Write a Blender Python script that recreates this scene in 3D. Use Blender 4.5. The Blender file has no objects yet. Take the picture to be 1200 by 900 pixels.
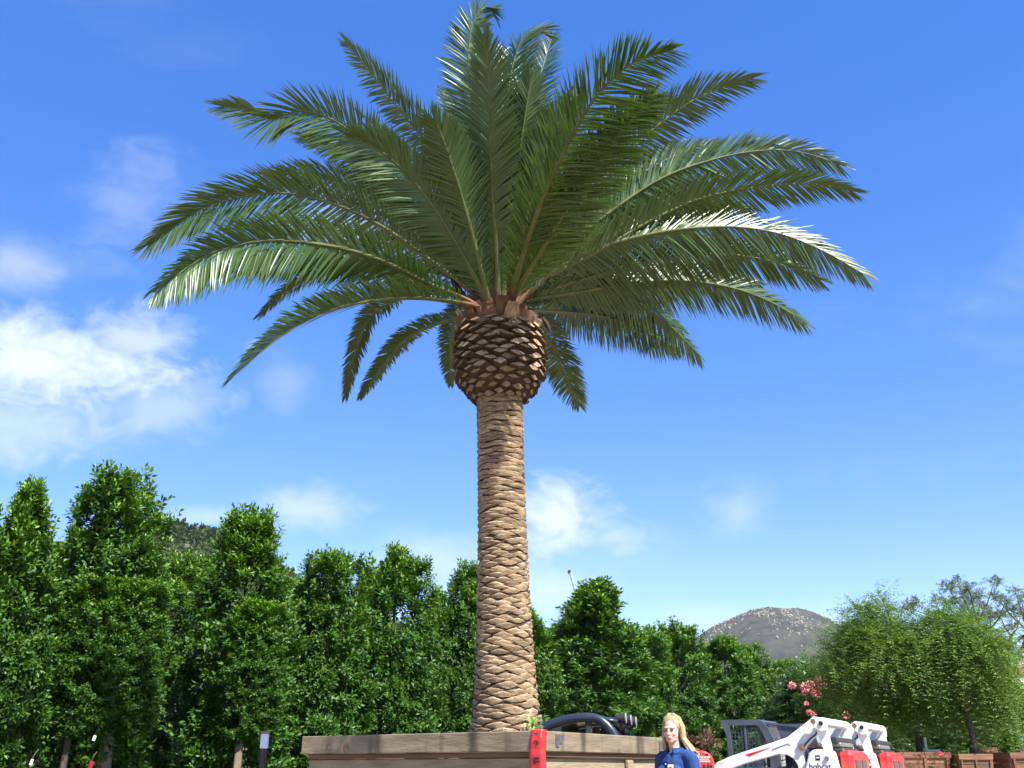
import bpy, bmesh, math, random
import numpy as np
from mathutils import Vector, Matrix

random.seed(7)
rng = np.random.default_rng(7)
R = math.radians
scene = bpy.context.scene
COL = scene.collection

# ------------------------------------------------------------------ camera
F = 1150.0                      # focal length in photo pixels (1200 wide)
PITCH = R(21.5)
CAMH = 1.25
cp, sp = math.cos(PITCH), math.sin(PITCH)
cam_d = bpy.data.cameras.new("camera")
cam_d.sensor_width = 36.0
cam_d.lens = 36.0 * F / 1200.0
cam_d.clip_start = 0.05
cam_d.clip_end = 20000
cam = bpy.data.objects.new("camera", cam_d)
cam.location = (0, 0, CAMH)
cam.rotation_euler = (R(90) + PITCH, 0, 0)
COL.objects.link(cam)
scene.camera = cam
scene.render.resolution_x = 1024
scene.render.resolution_y = 768

def at(x, y, Y):
    """photo pixel (1200x900) -> world point at world depth Y"""
    a = (x - 600) / F
    b = (450 - y) / F
    d = Vector((a, cp - b * sp, sp + b * cp))
    t = Y / d.y
    return Vector((0, 0, CAMH)) + d * t

# ------------------------------------------------------------------ sun, sky
SUN_EL, SUN_AZ = R(51), R(39)          # azimuth: degrees to the right of straight behind the camera
sdir = Vector((math.sin(SUN_AZ) * math.cos(SUN_EL), -math.cos(SUN_AZ) * math.cos(SUN_EL), math.sin(SUN_EL)))
sun_d = bpy.data.lights.new("sun", 'SUN')
sun_d.energy = 5.0
sun_d.angle = R(0.53)
sun_d.color = (1.0, 0.95, 0.87)
sun = bpy.data.objects.new("sun", sun_d)
sun.rotation_euler = (-sdir).to_track_quat('-Z', 'Y').to_euler()
sun.location = (0, 0, 40)
COL.objects.link(sun)

world = bpy.data.worlds.new("World")
scene.world = world
world.use_nodes = True
WN, WL = world.node_tree.nodes, world.node_tree.links
WN.clear()
def wn(t, **k):
    n = WN.new(t)
    for a, v in k.items():
        setattr(n, a, v)
    return n
sky = wn('ShaderNodeTexSky', sky_type='NISHITA', sun_disc=False)
sky.sun_elevation = SUN_EL
sky.sun_rotation = math.atan2(sdir.x, sdir.y)
sky.altitude = 300
sky.air_density = 1.0
sky.dust_density = 0.0
sky.ozone_density = 2.0
hsv = wn('ShaderNodeHueSaturation')
hsv.inputs['Hue'].default_value = 0.522
hsv.inputs['Saturation'].default_value = 1.66
hsv.inputs['Value'].default_value = 1.12
gam = wn('ShaderNodeGamma')
gam.inputs['Gamma'].default_value = 0.70
WL.new(sky.outputs[0], gam.inputs['Color'])
WL.new(gam.outputs[0], hsv.inputs['Color'])
tc = wn('ShaderNodeTexCoord')
nrm = wn('ShaderNodeVectorMath', operation='NORMALIZE')
WL.new(tc.outputs['Generated'], nrm.inputs[0])
def wmath(op, a, b=None, clamp=False):
    n = wn('ShaderNodeMath', operation=op, use_clamp=clamp)
    for i, v in enumerate((a, b)):
        if v is None:
            continue
        if isinstance(v, (int, float)):
            n.inputs[i].default_value = v
        else:
            WL.new(v, n.inputs[i])
    return n.outputs[0]
def wnoise(scale, detail, rough, dist=0.0, stretch=(1, 1, 1)):
    mp = wn('ShaderNodeMapping')
    mp.inputs['Scale'].default_value = stretch
    WL.new(nrm.outputs[0], mp.inputs['Vector'])
    n = wn('ShaderNodeTexNoise')
    n.inputs['Scale'].default_value = scale
    n.inputs['Detail'].default_value = detail
    n.inputs['Roughness'].default_value = rough
    n.inputs['Distortion'].default_value = dist
    WL.new(mp.outputs[0], n.inputs['Vector'])
    return n.outputs['Fac']
n_big = wnoise(9.0, 8, 0.55, 0.4, (1, 1, 1.7))
n_fine = wnoise(30.0, 8, 0.6, 0.6, (1, 1, 1.5))
n_wide = wnoise(3.0, 7, 0.6, 0.8, (1, 1, 2.6))
def wdot(v):
    n = wn('ShaderNodeVectorMath', operation='DOT_PRODUCT')
    WL.new(nrm.outputs[0], n.inputs[0])
    n.inputs[1].default_value = v
    return n.outputs['Value']
def pxdir(x, y):
    a = (x - 600) / F
    b = (450 - y) / F
    return Vector((a, cp - b * sp, sp + b * cp)).normalized()
noise_mix = wmath('ADD', wmath('MULTIPLY', n_big, 0.52), wmath('MULTIPLY', n_fine, 0.48))
noise_c = wmath('SUBTRACT', noise_mix, 0.5)
total = None
# (pixel x, pixel y, half width px, half height px, density, noise weight)
for (cx, cy, hw, hh, dens, nw) in [
        (30, 428, 165, 60, 0.92, 3.4), (145, 395, 80, 40, 0.62, 3.4), (190, 480, 85, 48, 0.40, 3.4), (20, 495, 120, 45, 0.5, 3.4),
        (20, 310, 60, 35, 0.42, 2.2), (140, 235, 75, 70, 0.22, 3.0), (350, 600, 75, 28, 0.5, 3.0),
        (330, 450, 35, 40, 0.2, 2.5), (400, 262, 95, 42, 0.34, 2.4), (240, 606, 60, 14, 0.4, 2.0),
        (645, 612, 72, 46, 0.85, 3.6), (720, 632, 46, 20, 0.45, 3.4), (640, 690, 95, 34, 0.5, 2.0), (862, 596, 50, 38, 0.30, 3.4),
        (810, 730, 60, 26, 0.3, 2.0), (505, 660, 95, 42, 0.45, 2.0), (960, 735, 80, 30, 0.25, 2.0)]:
    c = pxdir(cx, cy)
    u = (pxdir(cx + 10, cy) - c).normalized()
    v = c.cross(u)
    a = wmath('DIVIDE', wdot(u), hw / F)
    b = wmath('DIVIDE', wdot(v), hh / F)
    r2 = wmath('ADD', wmath('MULTIPLY', a, a), wmath('MULTIPLY', b, b))
    base = wmath('SUBTRACT', 1.0, wmath('SQRT', r2))
    m = wmath('ADD', base, wmath('MULTIPLY', noise_c, nw))
    front = wmath('GREATER_THAN', wdot(c), 0.0)
    sm = wn('ShaderNodeMapRange', interpolation_type='SMOOTHSTEP')
    WL.new(m, sm.inputs['Value'])
    sm.inputs['From Min'].default_value = -0.25
    sm.inputs['From Max'].default_value = 1.05
    sm.inputs['To Max'].default_value = dens
    k = wmath('MULTIPLY', sm.outputs[0], front)
    total = k if total is None else wmath('MAXIMUM', total, k)
# a thin all-round scatter of faint wisps, the same everywhere
wisp = wn('ShaderNodeMapRange', interpolation_type='SMOOTHSTEP')
WL.new(n_wide, wisp.inputs['Value'])
wisp.inputs['From Min'].default_value = 0.56
wisp.inputs['From Max'].default_value = 0.80
wisp.inputs['To Max'].default_value = 0.12
total = wmath('MAXIMUM', total, wisp.outputs[0])
mixc = wn('ShaderNodeMixRGB')
WL.new(total, mixc.inputs['Fac'])
WL.new(hsv.outputs[0], mixc.inputs['Color1'])
mixc.inputs['Color2'].default_value = (2.7, 2.95, 3.2, 1)
bg = wn('ShaderNodeBackground')
bg.inputs['Strength'].default_value = 0.145
WL.new(mixc.outputs[0], bg.inputs['Color'])
wo = wn('ShaderNodeOutputWorld')
WL.new(bg.outputs[0], wo.inputs['Surface'])

vs = scene.view_settings
vs.view_transform = 'Standard'
vs.look = 'None'
vs.exposure = 1.38
vs.gamma = 1.0
vs.use_curve_mapping = False

# ------------------------------------------------------------------ helpers
def tag(o, label=None, cat=None, group=None, kind=None):
    if label: o["label"] = label
    if cat: o["category"] = cat
    if group: o["group"] = group
    if kind: o["kind"] = kind
    return o

def empty(name, loc=(0, 0, 0), rz=0.0):
    o = bpy.data.objects.new(name, None)
    o.empty_display_size = 0.2
    o.location = loc
    o.rotation_euler = (0, 0, rz)
    COL.objects.link(o)
    return o

def link(name, mesh, mats=None, parent=None, loc=None, smooth=False):
    if mats is not None and len(mesh.materials) == 0:
        for m in (mats if isinstance(mats, (list, tuple)) else [mats]):
            mesh.materials.append(m)
    if smooth and len(mesh.polygons):
        mesh.polygons.foreach_set('use_smooth', np.ones(len(mesh.polygons), dtype=bool))
    o = bpy.data.objects.new(name, mesh)
    if parent is not None:
        o.parent = parent
    if loc is not None:
        o.location = loc
    COL.objects.link(o)
    return o

def np_mesh(name, verts, faces, tint=None, mat_idx=None):
    """verts Nx3 array, faces Mx3 or Mx4 array"""
    verts = np.asarray(verts, dtype=np.float32)
    faces = np.asarray(faces, dtype=np.int32)
    me = bpy.data.meshes.new(name)
    n, k = faces.shape
    me.vertices.add(len(verts))
    me.vertices.foreach_set('co', verts.ravel())
    me.loops.add(n * k)
    me.loops.foreach_set('vertex_index', faces.ravel())
    me.polygons.add(n)
    me.polygons.foreach_set('loop_start', np.arange(0, n * k, k, dtype=np.int32))
    me.polygons.foreach_set('loop_total', np.full(n, k, dtype=np.int32))
    if mat_idx is not None:
        me.polygons.foreach_set('material_index', np.asarray(mat_idx, dtype=np.int32))
    me.update(calc_edges=True)
    if tint is not None:
        a = me.attributes.new('tint', 'FLOAT', 'POINT')
        a.data.foreach_set('value', np.asarray(tint, dtype=np.float32))
    return me

class MB:
    """collects shapes into one mesh"""
    def __init__(s):
        s.v, s.f, s.m = [], [], []
    def add(s, verts, faces, mi=0):
        o = len(s.v)
        s.v += [tuple(p) for p in verts]
        s.f += [tuple(i + o for i in f) for f in faces]
        s.m += [mi] * len(faces)
    def box(s, c, size, mi=0, rot=None, bev=0.0, taper=1.0):
        sx, sy, sz = [h / 2 for h in size]
        if bev <= 0:
            vs_ = [Vector((x * sx * (taper if z < 0 else 1), y * sy * (taper if z < 0 else 1), z * sz)) for x in (-1, 1) for y in (-1, 1) for z in (-1, 1)]
            fs = [(0, 1, 3, 2), (4, 6, 7, 5), (0, 4, 5, 1), (2, 3, 7, 6), (0, 2, 6, 4), (1, 5, 7, 3)]
        else:
            bm = bmesh.new()
            bmesh.ops.create_cube(bm, size=1.0)
            for v in bm.verts:
                v.co = Vector((v.co.x * size[0], v.co.y * size[1], v.co.z * size[2]))
            bmesh.ops.bevel(bm, geom=list(bm.edges), offset=min(bev, min(size) * 0.45), segments=1, affect='EDGES')
            bm.verts.index_update()
            vs_ = [v.co.copy() for v in bm.verts]
            fs = [[v.index for v in f.verts] for f in bm.faces]
            bm.free()
        if rot is not None:
            vs_ = [rot @ v for v in vs_]
        s.add([v + Vector(c) for v in vs_], fs, mi)
    def tube(s, pts, rad, n=8, mi=0, cap=True):
        pts = [Vector(p) for p in pts]
        if isinstance(rad, (int, float)):
            rad = [rad] * len(pts)
        ring = []
        t0 = (pts[1] - pts[0]).normalized()
        up = Vector((0, 0, 1)) if abs(t0.z) < 0.9 else Vector((1, 0, 0))
        x = t0.cross(up).normalized()
        vs_, fs = [], []
        for i, p in enumerate(pts):
            a = pts[max(i - 1, 0)]
            b = pts[min(i + 1, len(pts) - 1)]
            t = (b - a).normalized()
            x = (x - t * x.dot(t)).normalized()
            y = t.cross(x)
            for k in range(n):
                an = 2 * math.pi * k / n
                vs_.append(p + (x * math.cos(an) + y * math.sin(an)) * rad[i])
        for i in range(len(pts) - 1):
            for k in range(n):
                k2 = (k + 1) % n
                fs.append((i * n + k, i * n + k2, (i + 1) * n + k2, (i + 1) * n + k))
        if cap:
            fs.append(tuple(range(n))[::-1])
            fs.append(tuple((len(pts) - 1) * n + k for k in range(n)))
        s.add(vs_, fs, mi)
    def prism(s, poly, thick, origin=(0, 0, 0), ax=(1, 0, 0), ay=(0, 0, 1), mi=0):
        """polygon (u,v) extruded +-thick/2 along ax x ay"""
        ax, ay, o = Vector(ax), Vector(ay), Vector(origin)
        n = ax.cross(ay).normalized()
        k = len(poly)
        a = [o + ax * u + ay * v + n * (thick / 2) for u, v in poly]
        b = [o + ax * u + ay * v - n * (thick / 2) for u, v in poly]
        fs = [tuple(range(k)), tuple(range(2 * k - 1, k - 1, -1))]
        fs += [(i, k + i, k + (i + 1) % k, (i + 1) % k) for i in range(k)]
        s.add(a + b, fs, mi)
    def ell(s, c, r, rot=None, nu=12, nv=8, mi=0):
        vs_, fs = [], []
        for j in range(nv + 1):
            th = math.pi * j / nv
            for i in range(nu):
                ph = 2 * math.pi * i / nu
                vs_.append(Vector((r[0] * math.sin(th) * math.cos(ph), r[1] * math.sin(th) * math.sin(ph), r[2] * math.cos(th))))
        for j in range(nv):
            for i in range(nu):
                i2 = (i + 1) % nu
                fs.append((j * nu + i, (j + 1) * nu + i, (j + 1) * nu + i2, j * nu + i2))
        if rot is not None:
            vs_ = [rot @ v for v in vs_]
        s.add([v + Vector(c) for v in vs_], fs, mi)
    def lathe(s, prof, n=24, c=(0, 0, 0), mi=0, axis='z'):
        vs_, fs = [], []
        for (r, z) in prof:
            for k in range(n):
                a = 2 * math.pi * k / n
                if axis == 'z':
                    vs_.append(Vector((r * math.cos(a), r * math.sin(a), z)) + Vector(c))
                else:
                    vs_.append(Vector((r * math.cos(a), z, r * math.sin(a))) + Vector(c))
        for i in range(len(prof) - 1):
            for k in range(n):
                k2 = (k + 1) % n
                fs.append((i * n + k, i * n + k2, (i + 1) * n + k2, (i + 1) * n + k))
        s.add(vs_, fs, mi)
    def mesh(s, name):
        me = bpy.data.meshes.new(name)
        me.from_pydata([tuple(v) for v in s.v], [], s.f)
        if any(s.m):
            me.polygons.foreach_set('material_index', np.array(s.m, dtype=np.int32))
        bm = bmesh.new(); bm.from_mesh(me)
        bmesh.ops.recalc_face_normals(bm, faces=bm.faces)
        bm.to_mesh(me); bm.free()
        me.update()
        return me
    def build(s, name, mats, parent=None, loc=None, smooth=False):
        return link(name, s.mesh(name), mats, parent, loc, smooth)

def norm_rows(a):
    return a / np.maximum(np.linalg.norm(a, axis=1, keepdims=True), 1e-9)

def leaf_arrays(P, D, N, L, W, curl=0.12, fold=0.25):
    """folded pointed leaves, 5 verts / 4 tris each"""
    D = norm_rows(D)
    S = norm_rows(np.cross(D, N))
    U = np.cross(S, D)
    L = L[:, None]; W = W[:, None]
    b = P
    m = P + D * L * 0.5
    l = P + D * L * 0.45 - S * W + U * W * fold
    r = P + D * L * 0.45 + S * W + U * W * fold
    t = P + D * L - U * L * curl
    V = np.stack([b, l, m, r, t], axis=1).reshape(-1, 3)
    base = (np.arange(len(P)) * 5)[:, None]
    T = np.array([[0, 3, 2], [3, 4, 2], [0, 2, 1], [2, 4, 1]])
    Fc = (base[:, :, None] + T[None]).reshape(-1, 3)
    return V, Fc

# ------------------------------------------------------------------ materials
def mat(name):
    m = bpy.data.materials.new(name)
    m.use_nodes = True
    nt = m.node_tree
    nt.nodes.clear()
    out = nt.nodes.new('ShaderNodeOutputMaterial')
    p = nt.nodes.new('ShaderNodeBsdfPrincipled')
    nt.links.new(p.outputs[0], out.inputs['Surface'])
    return m, nt, p, out

def nnode(nt, t, **k):
    n = nt.nodes.new(t)
    for a, v in k.items():
        setattr(n, a, v)
    return n

def c4(c):
    return (c[0], c[1], c[2], 1.0)

def noise_mat(name, c1, c2, scale=8.0, rough=0.7, stretch=(1, 1, 1), bump=0.2, bscale=40.0, detail=6, metal=0.0, rnd=0.0, spec=0.4, contrast=(0.35, 0.65), coords='Object', c3=None, c3scale=3.0, c3range=(0.55, 0.72), c3stretch=None):
    m, nt, p, out = mat(name)
    tcn = nnode(nt, 'ShaderNodeTexCoord')
    mp = nnode(nt, 'ShaderNodeMapping')
    mp.inputs['Scale'].default_value = stretch
    nt.links.new(tcn.outputs[coords], mp.inputs['Vector'])
    vec = mp.outputs[0]
    oi = nnode(nt, 'ShaderNodeObjectInfo')
    if rnd:
        ad = nnode(nt, 'ShaderNodeVectorMath', operation='ADD')
        sc = nnode(nt, 'ShaderNodeMath', operation='MULTIPLY')
        sc.inputs[1].default_value = 37.0
        nt.links.new(oi.outputs['Random'], sc.inputs[0])
        nt.links.new(vec, ad.inputs[0])
        nt.links.new(sc.outputs[0], ad.inputs[1])
        vec = ad.outputs[0]
    nz = nnode(nt, 'ShaderNodeTexNoise')
    nz.inputs['Scale'].default_value = scale
    nz.inputs['Detail'].default_value = detail
    nz.inputs['Roughness'].default_value = 0.6
    nt.links.new(vec, nz.inputs['Vector'])
    rp = nnode(nt, 'ShaderNodeValToRGB')
    rp.color_ramp.elements[0].position, rp.color_ramp.elements[1].position = contrast
    rp.color_ramp.elements[0].color, rp.color_ramp.elements[1].color = c4(c1), c4(c2)
    nt.links.new(nz.outputs['Fac'], rp.inputs['Fac'])
    col = rp.outputs['Color']
    if c3 is not None:
        nz3 = nnode(nt, 'ShaderNodeTexNoise')
        nz3.inputs['Scale'].default_value = c3scale
        nz3.inputs['Detail'].default_value = 5
        if c3stretch is not None:
            mp3 = nnode(nt, 'ShaderNodeMapping')
            mp3.inputs['Scale'].default_value = c3stretch
            nt.links.new(tcn.outputs[coords], mp3.inputs['Vector'])
            nt.links.new(mp3.outputs[0], nz3.inputs['Vector'])
        else:
            nt.links.new(vec, nz3.inputs['Vector'])
        mr = nnode(nt, 'ShaderNodeMapRange')
        mr.inputs['From Min'].default_value, mr.inputs['From Max'].default_value = c3range
        nt.links.new(nz3.outputs['Fac'], mr.inputs['Value'])
        mx3 = nnode(nt, 'ShaderNodeMixRGB')
        mx3.inputs['Color2'].default_value = c4(c3)
        nt.links.new(mr.outputs[0], mx3.inputs['Fac'])
        nt.links.new(col, mx3.inputs['Color1'])
        col = mx3.outputs[0]
    if rnd:
        hs = nnode(nt, 'ShaderNodeHueSaturation')
        mr2 = nnode(nt, 'ShaderNodeMapRange')
        mr2.inputs['To Min'].default_value, mr2.inputs['To Max'].default_value = 1 - rnd, 1 + rnd
        nt.links.new(oi.outputs['Random'], mr2.inputs['Value'])
        nt.links.new(mr2.outputs[0], hs.inputs['Value'])
        nt.links.new(col, hs.inputs['Color'])
        col = hs.outputs[0]
    nt.links.new(col, p.inputs['Base Color'])
    p.inputs['Roughness'].default_value = rough
    p.inputs['Metallic'].default_value = metal
    p.inputs['Specular IOR Level'].default_value = spec
    if bump:
        nb = nnode(nt, 'ShaderNodeTexNoise')
        nb.inputs['Scale'].default_value = bscale
        nb.inputs['Detail'].default_value = 5
        nt.links.new(vec, nb.inputs['Vector'])
        bp = nnode(nt, 'ShaderNodeBump')
        bp.inputs['Strength'].default_value = bump
        bp.inputs['Distance'].default_value = 0.02
        nt.links.new(nb.outputs['Fac'], bp.inputs['Height'])
        nt.links.new(bp.outputs[0], p.inputs['Normal'])
    return m

def leaf_mat(name, c1, c2, young=None, under=None, rough=0.4, trans=0.3, spec=0.5, tcol=None):
    m, nt, p, out = mat(name)
    g = nnode(nt, 'ShaderNodeNewGeometry')
    rp = nnode(nt, 'ShaderNodeMixRGB')
    rp.inputs['Color1'].default_value, rp.inputs['Color2'].default_value = c4(c1), c4(c2)
    nt.links.new(g.outputs['Random Per Island'], rp.inputs['Fac'])
    col = rp.outputs[0]
    if young is not None:
        at_ = nnode(nt, 'ShaderNodeAttribute', attribute_name='tint')
        mx = nnode(nt, 'ShaderNodeMixRGB')
        mx.inputs['Color2'].default_value = c4(young)
        nt.links.new(at_.outputs['Fac'], mx.inputs['Fac'])
        nt.links.new(col, mx.inputs['Color1'])
        col = mx.outputs[0]
    if under is not None:          # leaf blades are paler on their lower side
        mu = nnode(nt, 'ShaderNodeMixRGB')
        mu.inputs['Color2'].default_value = c4(under)
        sc_ = nnode(nt, 'ShaderNodeMath', operation='MULTIPLY')
        sc_.inputs[1].default_value = 0.55
        nt.links.new(g.outputs['Backfacing'], sc_.inputs[0])
        nt.links.new(sc_.outputs[0], mu.inputs['Fac'])
        nt.links.new(col, mu.inputs['Color1'])
        col = mu.outputs[0]
    nt.links.new(col, p.inputs['Base Color'])
    p.inputs['Roughness'].default_value = rough
    p.inputs['Specular IOR Level'].default_value = spec
    tr = nnode(nt, 'ShaderNodeBsdfTranslucent')
    hs = nnode(nt, 'ShaderNodeHueSaturation')
    hs.inputs['Saturation'].default_value = 1.1
    hs.inputs['Value'].default_value = 1.6
    hs.inputs['Hue'].default_value = 0.485
    nt.links.new(col, hs.inputs['Color'])
    nt.links.new(hs.outputs[0], tr.inputs['Color'])
    ms = nnode(nt, 'ShaderNodeMixShader')
    ms.inputs['Fac'].default_value = trans
    nt.links.new(p.outputs[0], ms.inputs[1])
    nt.links.new(tr.outputs[0], ms.inputs[2])
    nt.links.new(ms.outputs[0], out.inputs['Surface'])
    return m

def plain(name, c, rough=0.5, metal=0.0, spec=0.5, var=0.12, scale=6.0, bump=0.05):
    d = tuple(max(0, x * (1 - var)) for x in c)
    e = tuple(min(1, x * (1 + var)) for x in c)
    return noise_mat(name, d, e, scale=scale, rough=rough, metal=metal, spec=spec, bump=bump, bscale=60)

M = {}
M['dirt'] = noise_mat('dirt_ground', (0.20, 0.15, 0.10), (0.32, 0.25, 0.17), 0.35, 0.95, bump=0.6, bscale=6, c3=(0.13, 0.10, 0.07), c3scale=0.12)
M['frond'] = leaf_mat('palm_leaflet', (0.010, 0.034, 0.003), (0.038, 0.096, 0.008), young=(0.34, 0.24, 0.09), under=(0.066, 0.118, 0.026), rough=0.36, trans=0.17, spec=0.55)
M['rachis'] = noise_mat('palm_rachis', (0.055, 0.068, 0.012), (0.105, 0.115, 0.025), 5, 0.5, bump=0.1)
M['petiole'] = noise_mat('palm_petiole_base', (0.075, 0.034, 0.014), (0.17, 0.088, 0.040), 7, 0.8, bump=0.3)
M['stub_cut'] = noise_mat('leaf_base_cut', (0.15, 0.09, 0.045), (0.34, 0.235, 0.14), 18, 0.9, bump=0.8, rnd=0.42)
M['stub_low'] = noise_mat('lower_leaf_base', (0.14, 0.085, 0.045), (0.28, 0.185, 0.105), 14, 0.9, bump=0.5, rnd=0.2)
M['stub_dark'] = noise_mat('leaf_base_fibre', (0.030, 0.018, 0.010), (0.095, 0.055, 0.030), 16, 0.95, bump=0.6)
M['scar'] = noise_mat('trunk_scar', (0.20, 0.125, 0.062), (0.43, 0.31, 0.18), 16, 0.92, stretch=(1, 1, 2.2), bump=1.0, bscale=80, rnd=0.30, c3=(0.56, 0.44, 0.29), c3scale=14, contrast=(0.3, 0.62))
M['trunk_core'] = noise_mat('trunk_fibre', (0.03, 0.015, 0.007), (0.10, 0.055, 0.028), 20, 0.95, stretch=(1, 1, 3), bump=0.7)
M['spathe'] = noise_mat('dried_spathe', (0.016, 0.005, 0.003), (0.045, 0.014, 0.007), 8, 0.8, bump=0.3)
M['hedge1'] = leaf_mat('hedge_leaf', (0.010, 0.037, 0.002), (0.054, 0.145, 0.008), young=(0.16, 0.32, 0.025), rough=0.48, trans=0.16, spec=0.36)
M['hedge2'] = leaf_mat('hedge_leaf_back', (0.020, 0.056, 0.004), (0.072, 0.16, 0.012), young=(0.16, 0.29, 0.03), rough=0.42, trans=0.25, spec=0.45)
M['bark'] = noise_mat('grey_bark', (0.10, 0.075, 0.055), (0.24, 0.19, 0.14), 12, 0.95, stretch=(1, 1, 0.3), bump=0.6)
M['bark_dark'] = noise_mat('dark_bark', (0.035, 0.028, 0.024), (0.10, 0.078, 0.062), 12, 0.95, stretch=(1, 1, 0.3), bump=0.6)
M['feather'] = leaf_mat('feathery_leaf', (0.042, 0.092, 0.012), (0.112, 0.200, 0.028), young=(0.18, 0.30, 0.042), rough=0.5, trans=0.3, spec=0.3)
M['jac_leaf'] = leaf_mat('jacaranda_leaf', (0.05, 0.10, 0.022), (0.125, 0.195, 0.04), rough=0.5, trans=0.35, spec=0.3)
M['jac_flower'] = leaf_mat('jacaranda_flower', (0.10, 0.085, 0.17), (0.19, 0.14, 0.25), rough=0.6, trans=0.3, spec=0.2)
M['oleander'] = leaf_mat('oleander_leaf', (0.025, 0.065, 0.014), (0.06, 0.12, 0.026), young=(0.09, 0.17, 0.04), rough=0.4, trans=0.2)
M['pink'] = leaf_mat('oleander_flower', (0.75, 0.22, 0.28), (0.85, 0.40, 0.42), rough=0.6, trans=0.25, spec=0.2)
M['drybush'] = leaf_mat('dry_leaf', (0.06, 0.04, 0.022), (0.15, 0.09, 0.05), rough=0.7, trans=0.2, spec=0.2)
M['chaparral'] = leaf_mat('chaparral', (0.022, 0.042, 0.012), (0.06, 0.09, 0.026), rough=0.8, trans=0.1, spec=0.1)
M['hill'] = noise_mat('hill_ground', (0.045, 0.050, 0.022), (0.10, 0.095, 0.05), 0.05, 0.95, bump=0)
M['mount'] = noise_mat('mountain_brush', (0.013, 0.016, 0.008), (0.046, 0.043, 0.025), 0.05, 0.95, bump=0, detail=9, contrast=(0.38, 0.62), c3=(0.16, 0.135, 0.10), c3scale=0.008, c3range=(0.62, 0.72))
M['boulder'] = noise_mat('pale_boulder', (0.17, 0.14, 0.105), (0.33, 0.28, 0.22), 0.2, 0.95, bump=0)
M['box_wood'] = noise_mat('planter_wood', (0.165, 0.130, 0.080), (0.29, 0.235, 0.15), 3.0, 0.85, stretch=(0.8, 4.5, 4.5), bump=0.35, bscale=14, rnd=0.12, c3=(0.15, 0.115, 0.08), c3scale=1.3, c3range=(0.56, 0.75))
M['box_rim'] = noise_mat('planter_rim_wood', (0.145, 0.115, 0.072), (0.24, 0.195, 0.128), 3.0, 0.8, stretch=(0.9, 4, 4), bump=0.25, bscale=12, rnd=0.08, c3=(0.052, 0.040, 0.024), c3scale=1.5, c3range=(0.52, 0.66), c3stretch=(2.6, 1, 0.5))
M['box_shadow_strip'] = noise_mat('planter_shadow_strip', (0.09, 0.05, 0.028), (0.16, 0.095, 0.055), 3.0, 0.85, stretch=(0.5, 6, 6), bump=0.3)
M['knot'] = noise_mat('wood_knot', (0.12, 0.070, 0.035), (0.24, 0.15, 0.085), 30, 0.85, bump=0.2)
M['terra_wood'] = noise_mat('nursery_box_wood', (0.13, 0.062, 0.034), (0.24, 0.13, 0.075), 3.0, 0.85, stretch=(0.6, 5, 5), bump=0.3, bscale=14, rnd=0.2)
M['soil'] = noise_mat('soil', (0.06, 0.045, 0.03), (0.15, 0.11, 0.075), 10, 0.97, bump=0.9, bscale=25)
M['tape'] = noise_mat('red_tape', (0.50, 0.018, 0.022), (0.62, 0.035, 0.04), 10, 0.35, bump=0.5, bscale=14)
M['black'] = plain('black_paint', (0.012, 0.012, 0.014), 0.5)
M['plate'] = plain('dark_metal_plate', (0.07, 0.07, 0.075), 0.6, var=0.35, scale=30)
M['white'] = noise_mat('white_machine_paint', (0.72, 0.71, 0.68), (0.84, 0.83, 0.81), 3, 0.38, bump=0.03, c3=(0.46, 0.40, 0.32), c3scale=3.2, c3range=(0.54, 0.78))
M['red'] = noise_mat('red_machine_paint', (0.50, 0.020, 0.022), (0.62, 0.045, 0.04), 4, 0.38, bump=0.03, c3=(0.42, 0.10, 0.08), c3scale=3)
M['cabgrey'] = noise_mat('cab_grey_paint', (0.055, 0.066, 0.085), (0.085, 0.098, 0.12), 5, 0.45, bump=0.05)
M['steel'] = plain('worn_steel', (0.30, 0.27, 0.24), 0.45, metal=0.7, var=0.3, scale=20)
M['brass'] = plain('rusty_pin', (0.20, 0.11, 0.06), 0.7, var=0.4, scale=30)
M['rubber'] = plain('tyre_rubber', (0.022, 0.021, 0.02), 0.85, var=0.3, bump=0.3)
M['darkgrille'] = plain('grille', (0.10, 0.075, 0.055), 0.7, var=0.4, scale=25)
M['utv'] = noise_mat('dark_blue_paint', (0.020, 0.026, 0.042), (0.032, 0.040, 0.060), 5, 0.28, bump=0.03)
M['plastic'] = plain('black_plastic', (0.025, 0.025, 0.027), 0.55)
M['tan'] = plain('tan_vinyl', (0.34, 0.17, 0.09), 0.6)
M['yellow'] = plain('yellow_sticker', (0.65, 0.55, 0.25), 0.5)
M['whiteplastic'] = plain('white_plastic', (0.78, 0.79, 0.80), 0.4)
M['pinklabel'] = plain('faded_label', (0.72, 0.36, 0.34), 0.5)
M['skin'] = noise_mat('skin', (0.58, 0.33, 0.24), (0.68, 0.41, 0.30), 14, 0.5, bump=0.05, bscale=150)
M['hair'] = noise_mat('blonde_hair', (0.22, 0.145, 0.065), (0.52, 0.39, 0.22), 26, 0.42, stretch=(3, 3, 0.25), bump=0.6, bscale=60)
M['shirt'] = noise_mat('blue_shirt', (0.015, 0.042, 0.14), (0.026, 0.066, 0.20), 9, 0.8, bump=0.25, bscale=25, spec=0.2)
M['jeans'] = noise_mat('jeans', (0.045, 0.06, 0.10), (0.08, 0.10, 0.15), 30, 0.85, bump=0.3)
M['shoe'] = plain('shoe_leather', (0.09, 0.055, 0.035), 0.6)
M['lip'] = plain('lips', (0.48, 0.16, 0.14), 0.45)
M['eye'] = plain('eye_dark', (0.06, 0.045, 0.04), 0.25)
M['brow'] = plain('brow', (0.24, 0.13, 0.06), 0.8)
M['crest'] = plain('shirt_crest', (0.75, 0.60, 0.40), 0.7)
M['boom'] = plain('boom_paint', (0.26, 0.33, 0.42), 0.5)
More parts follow.
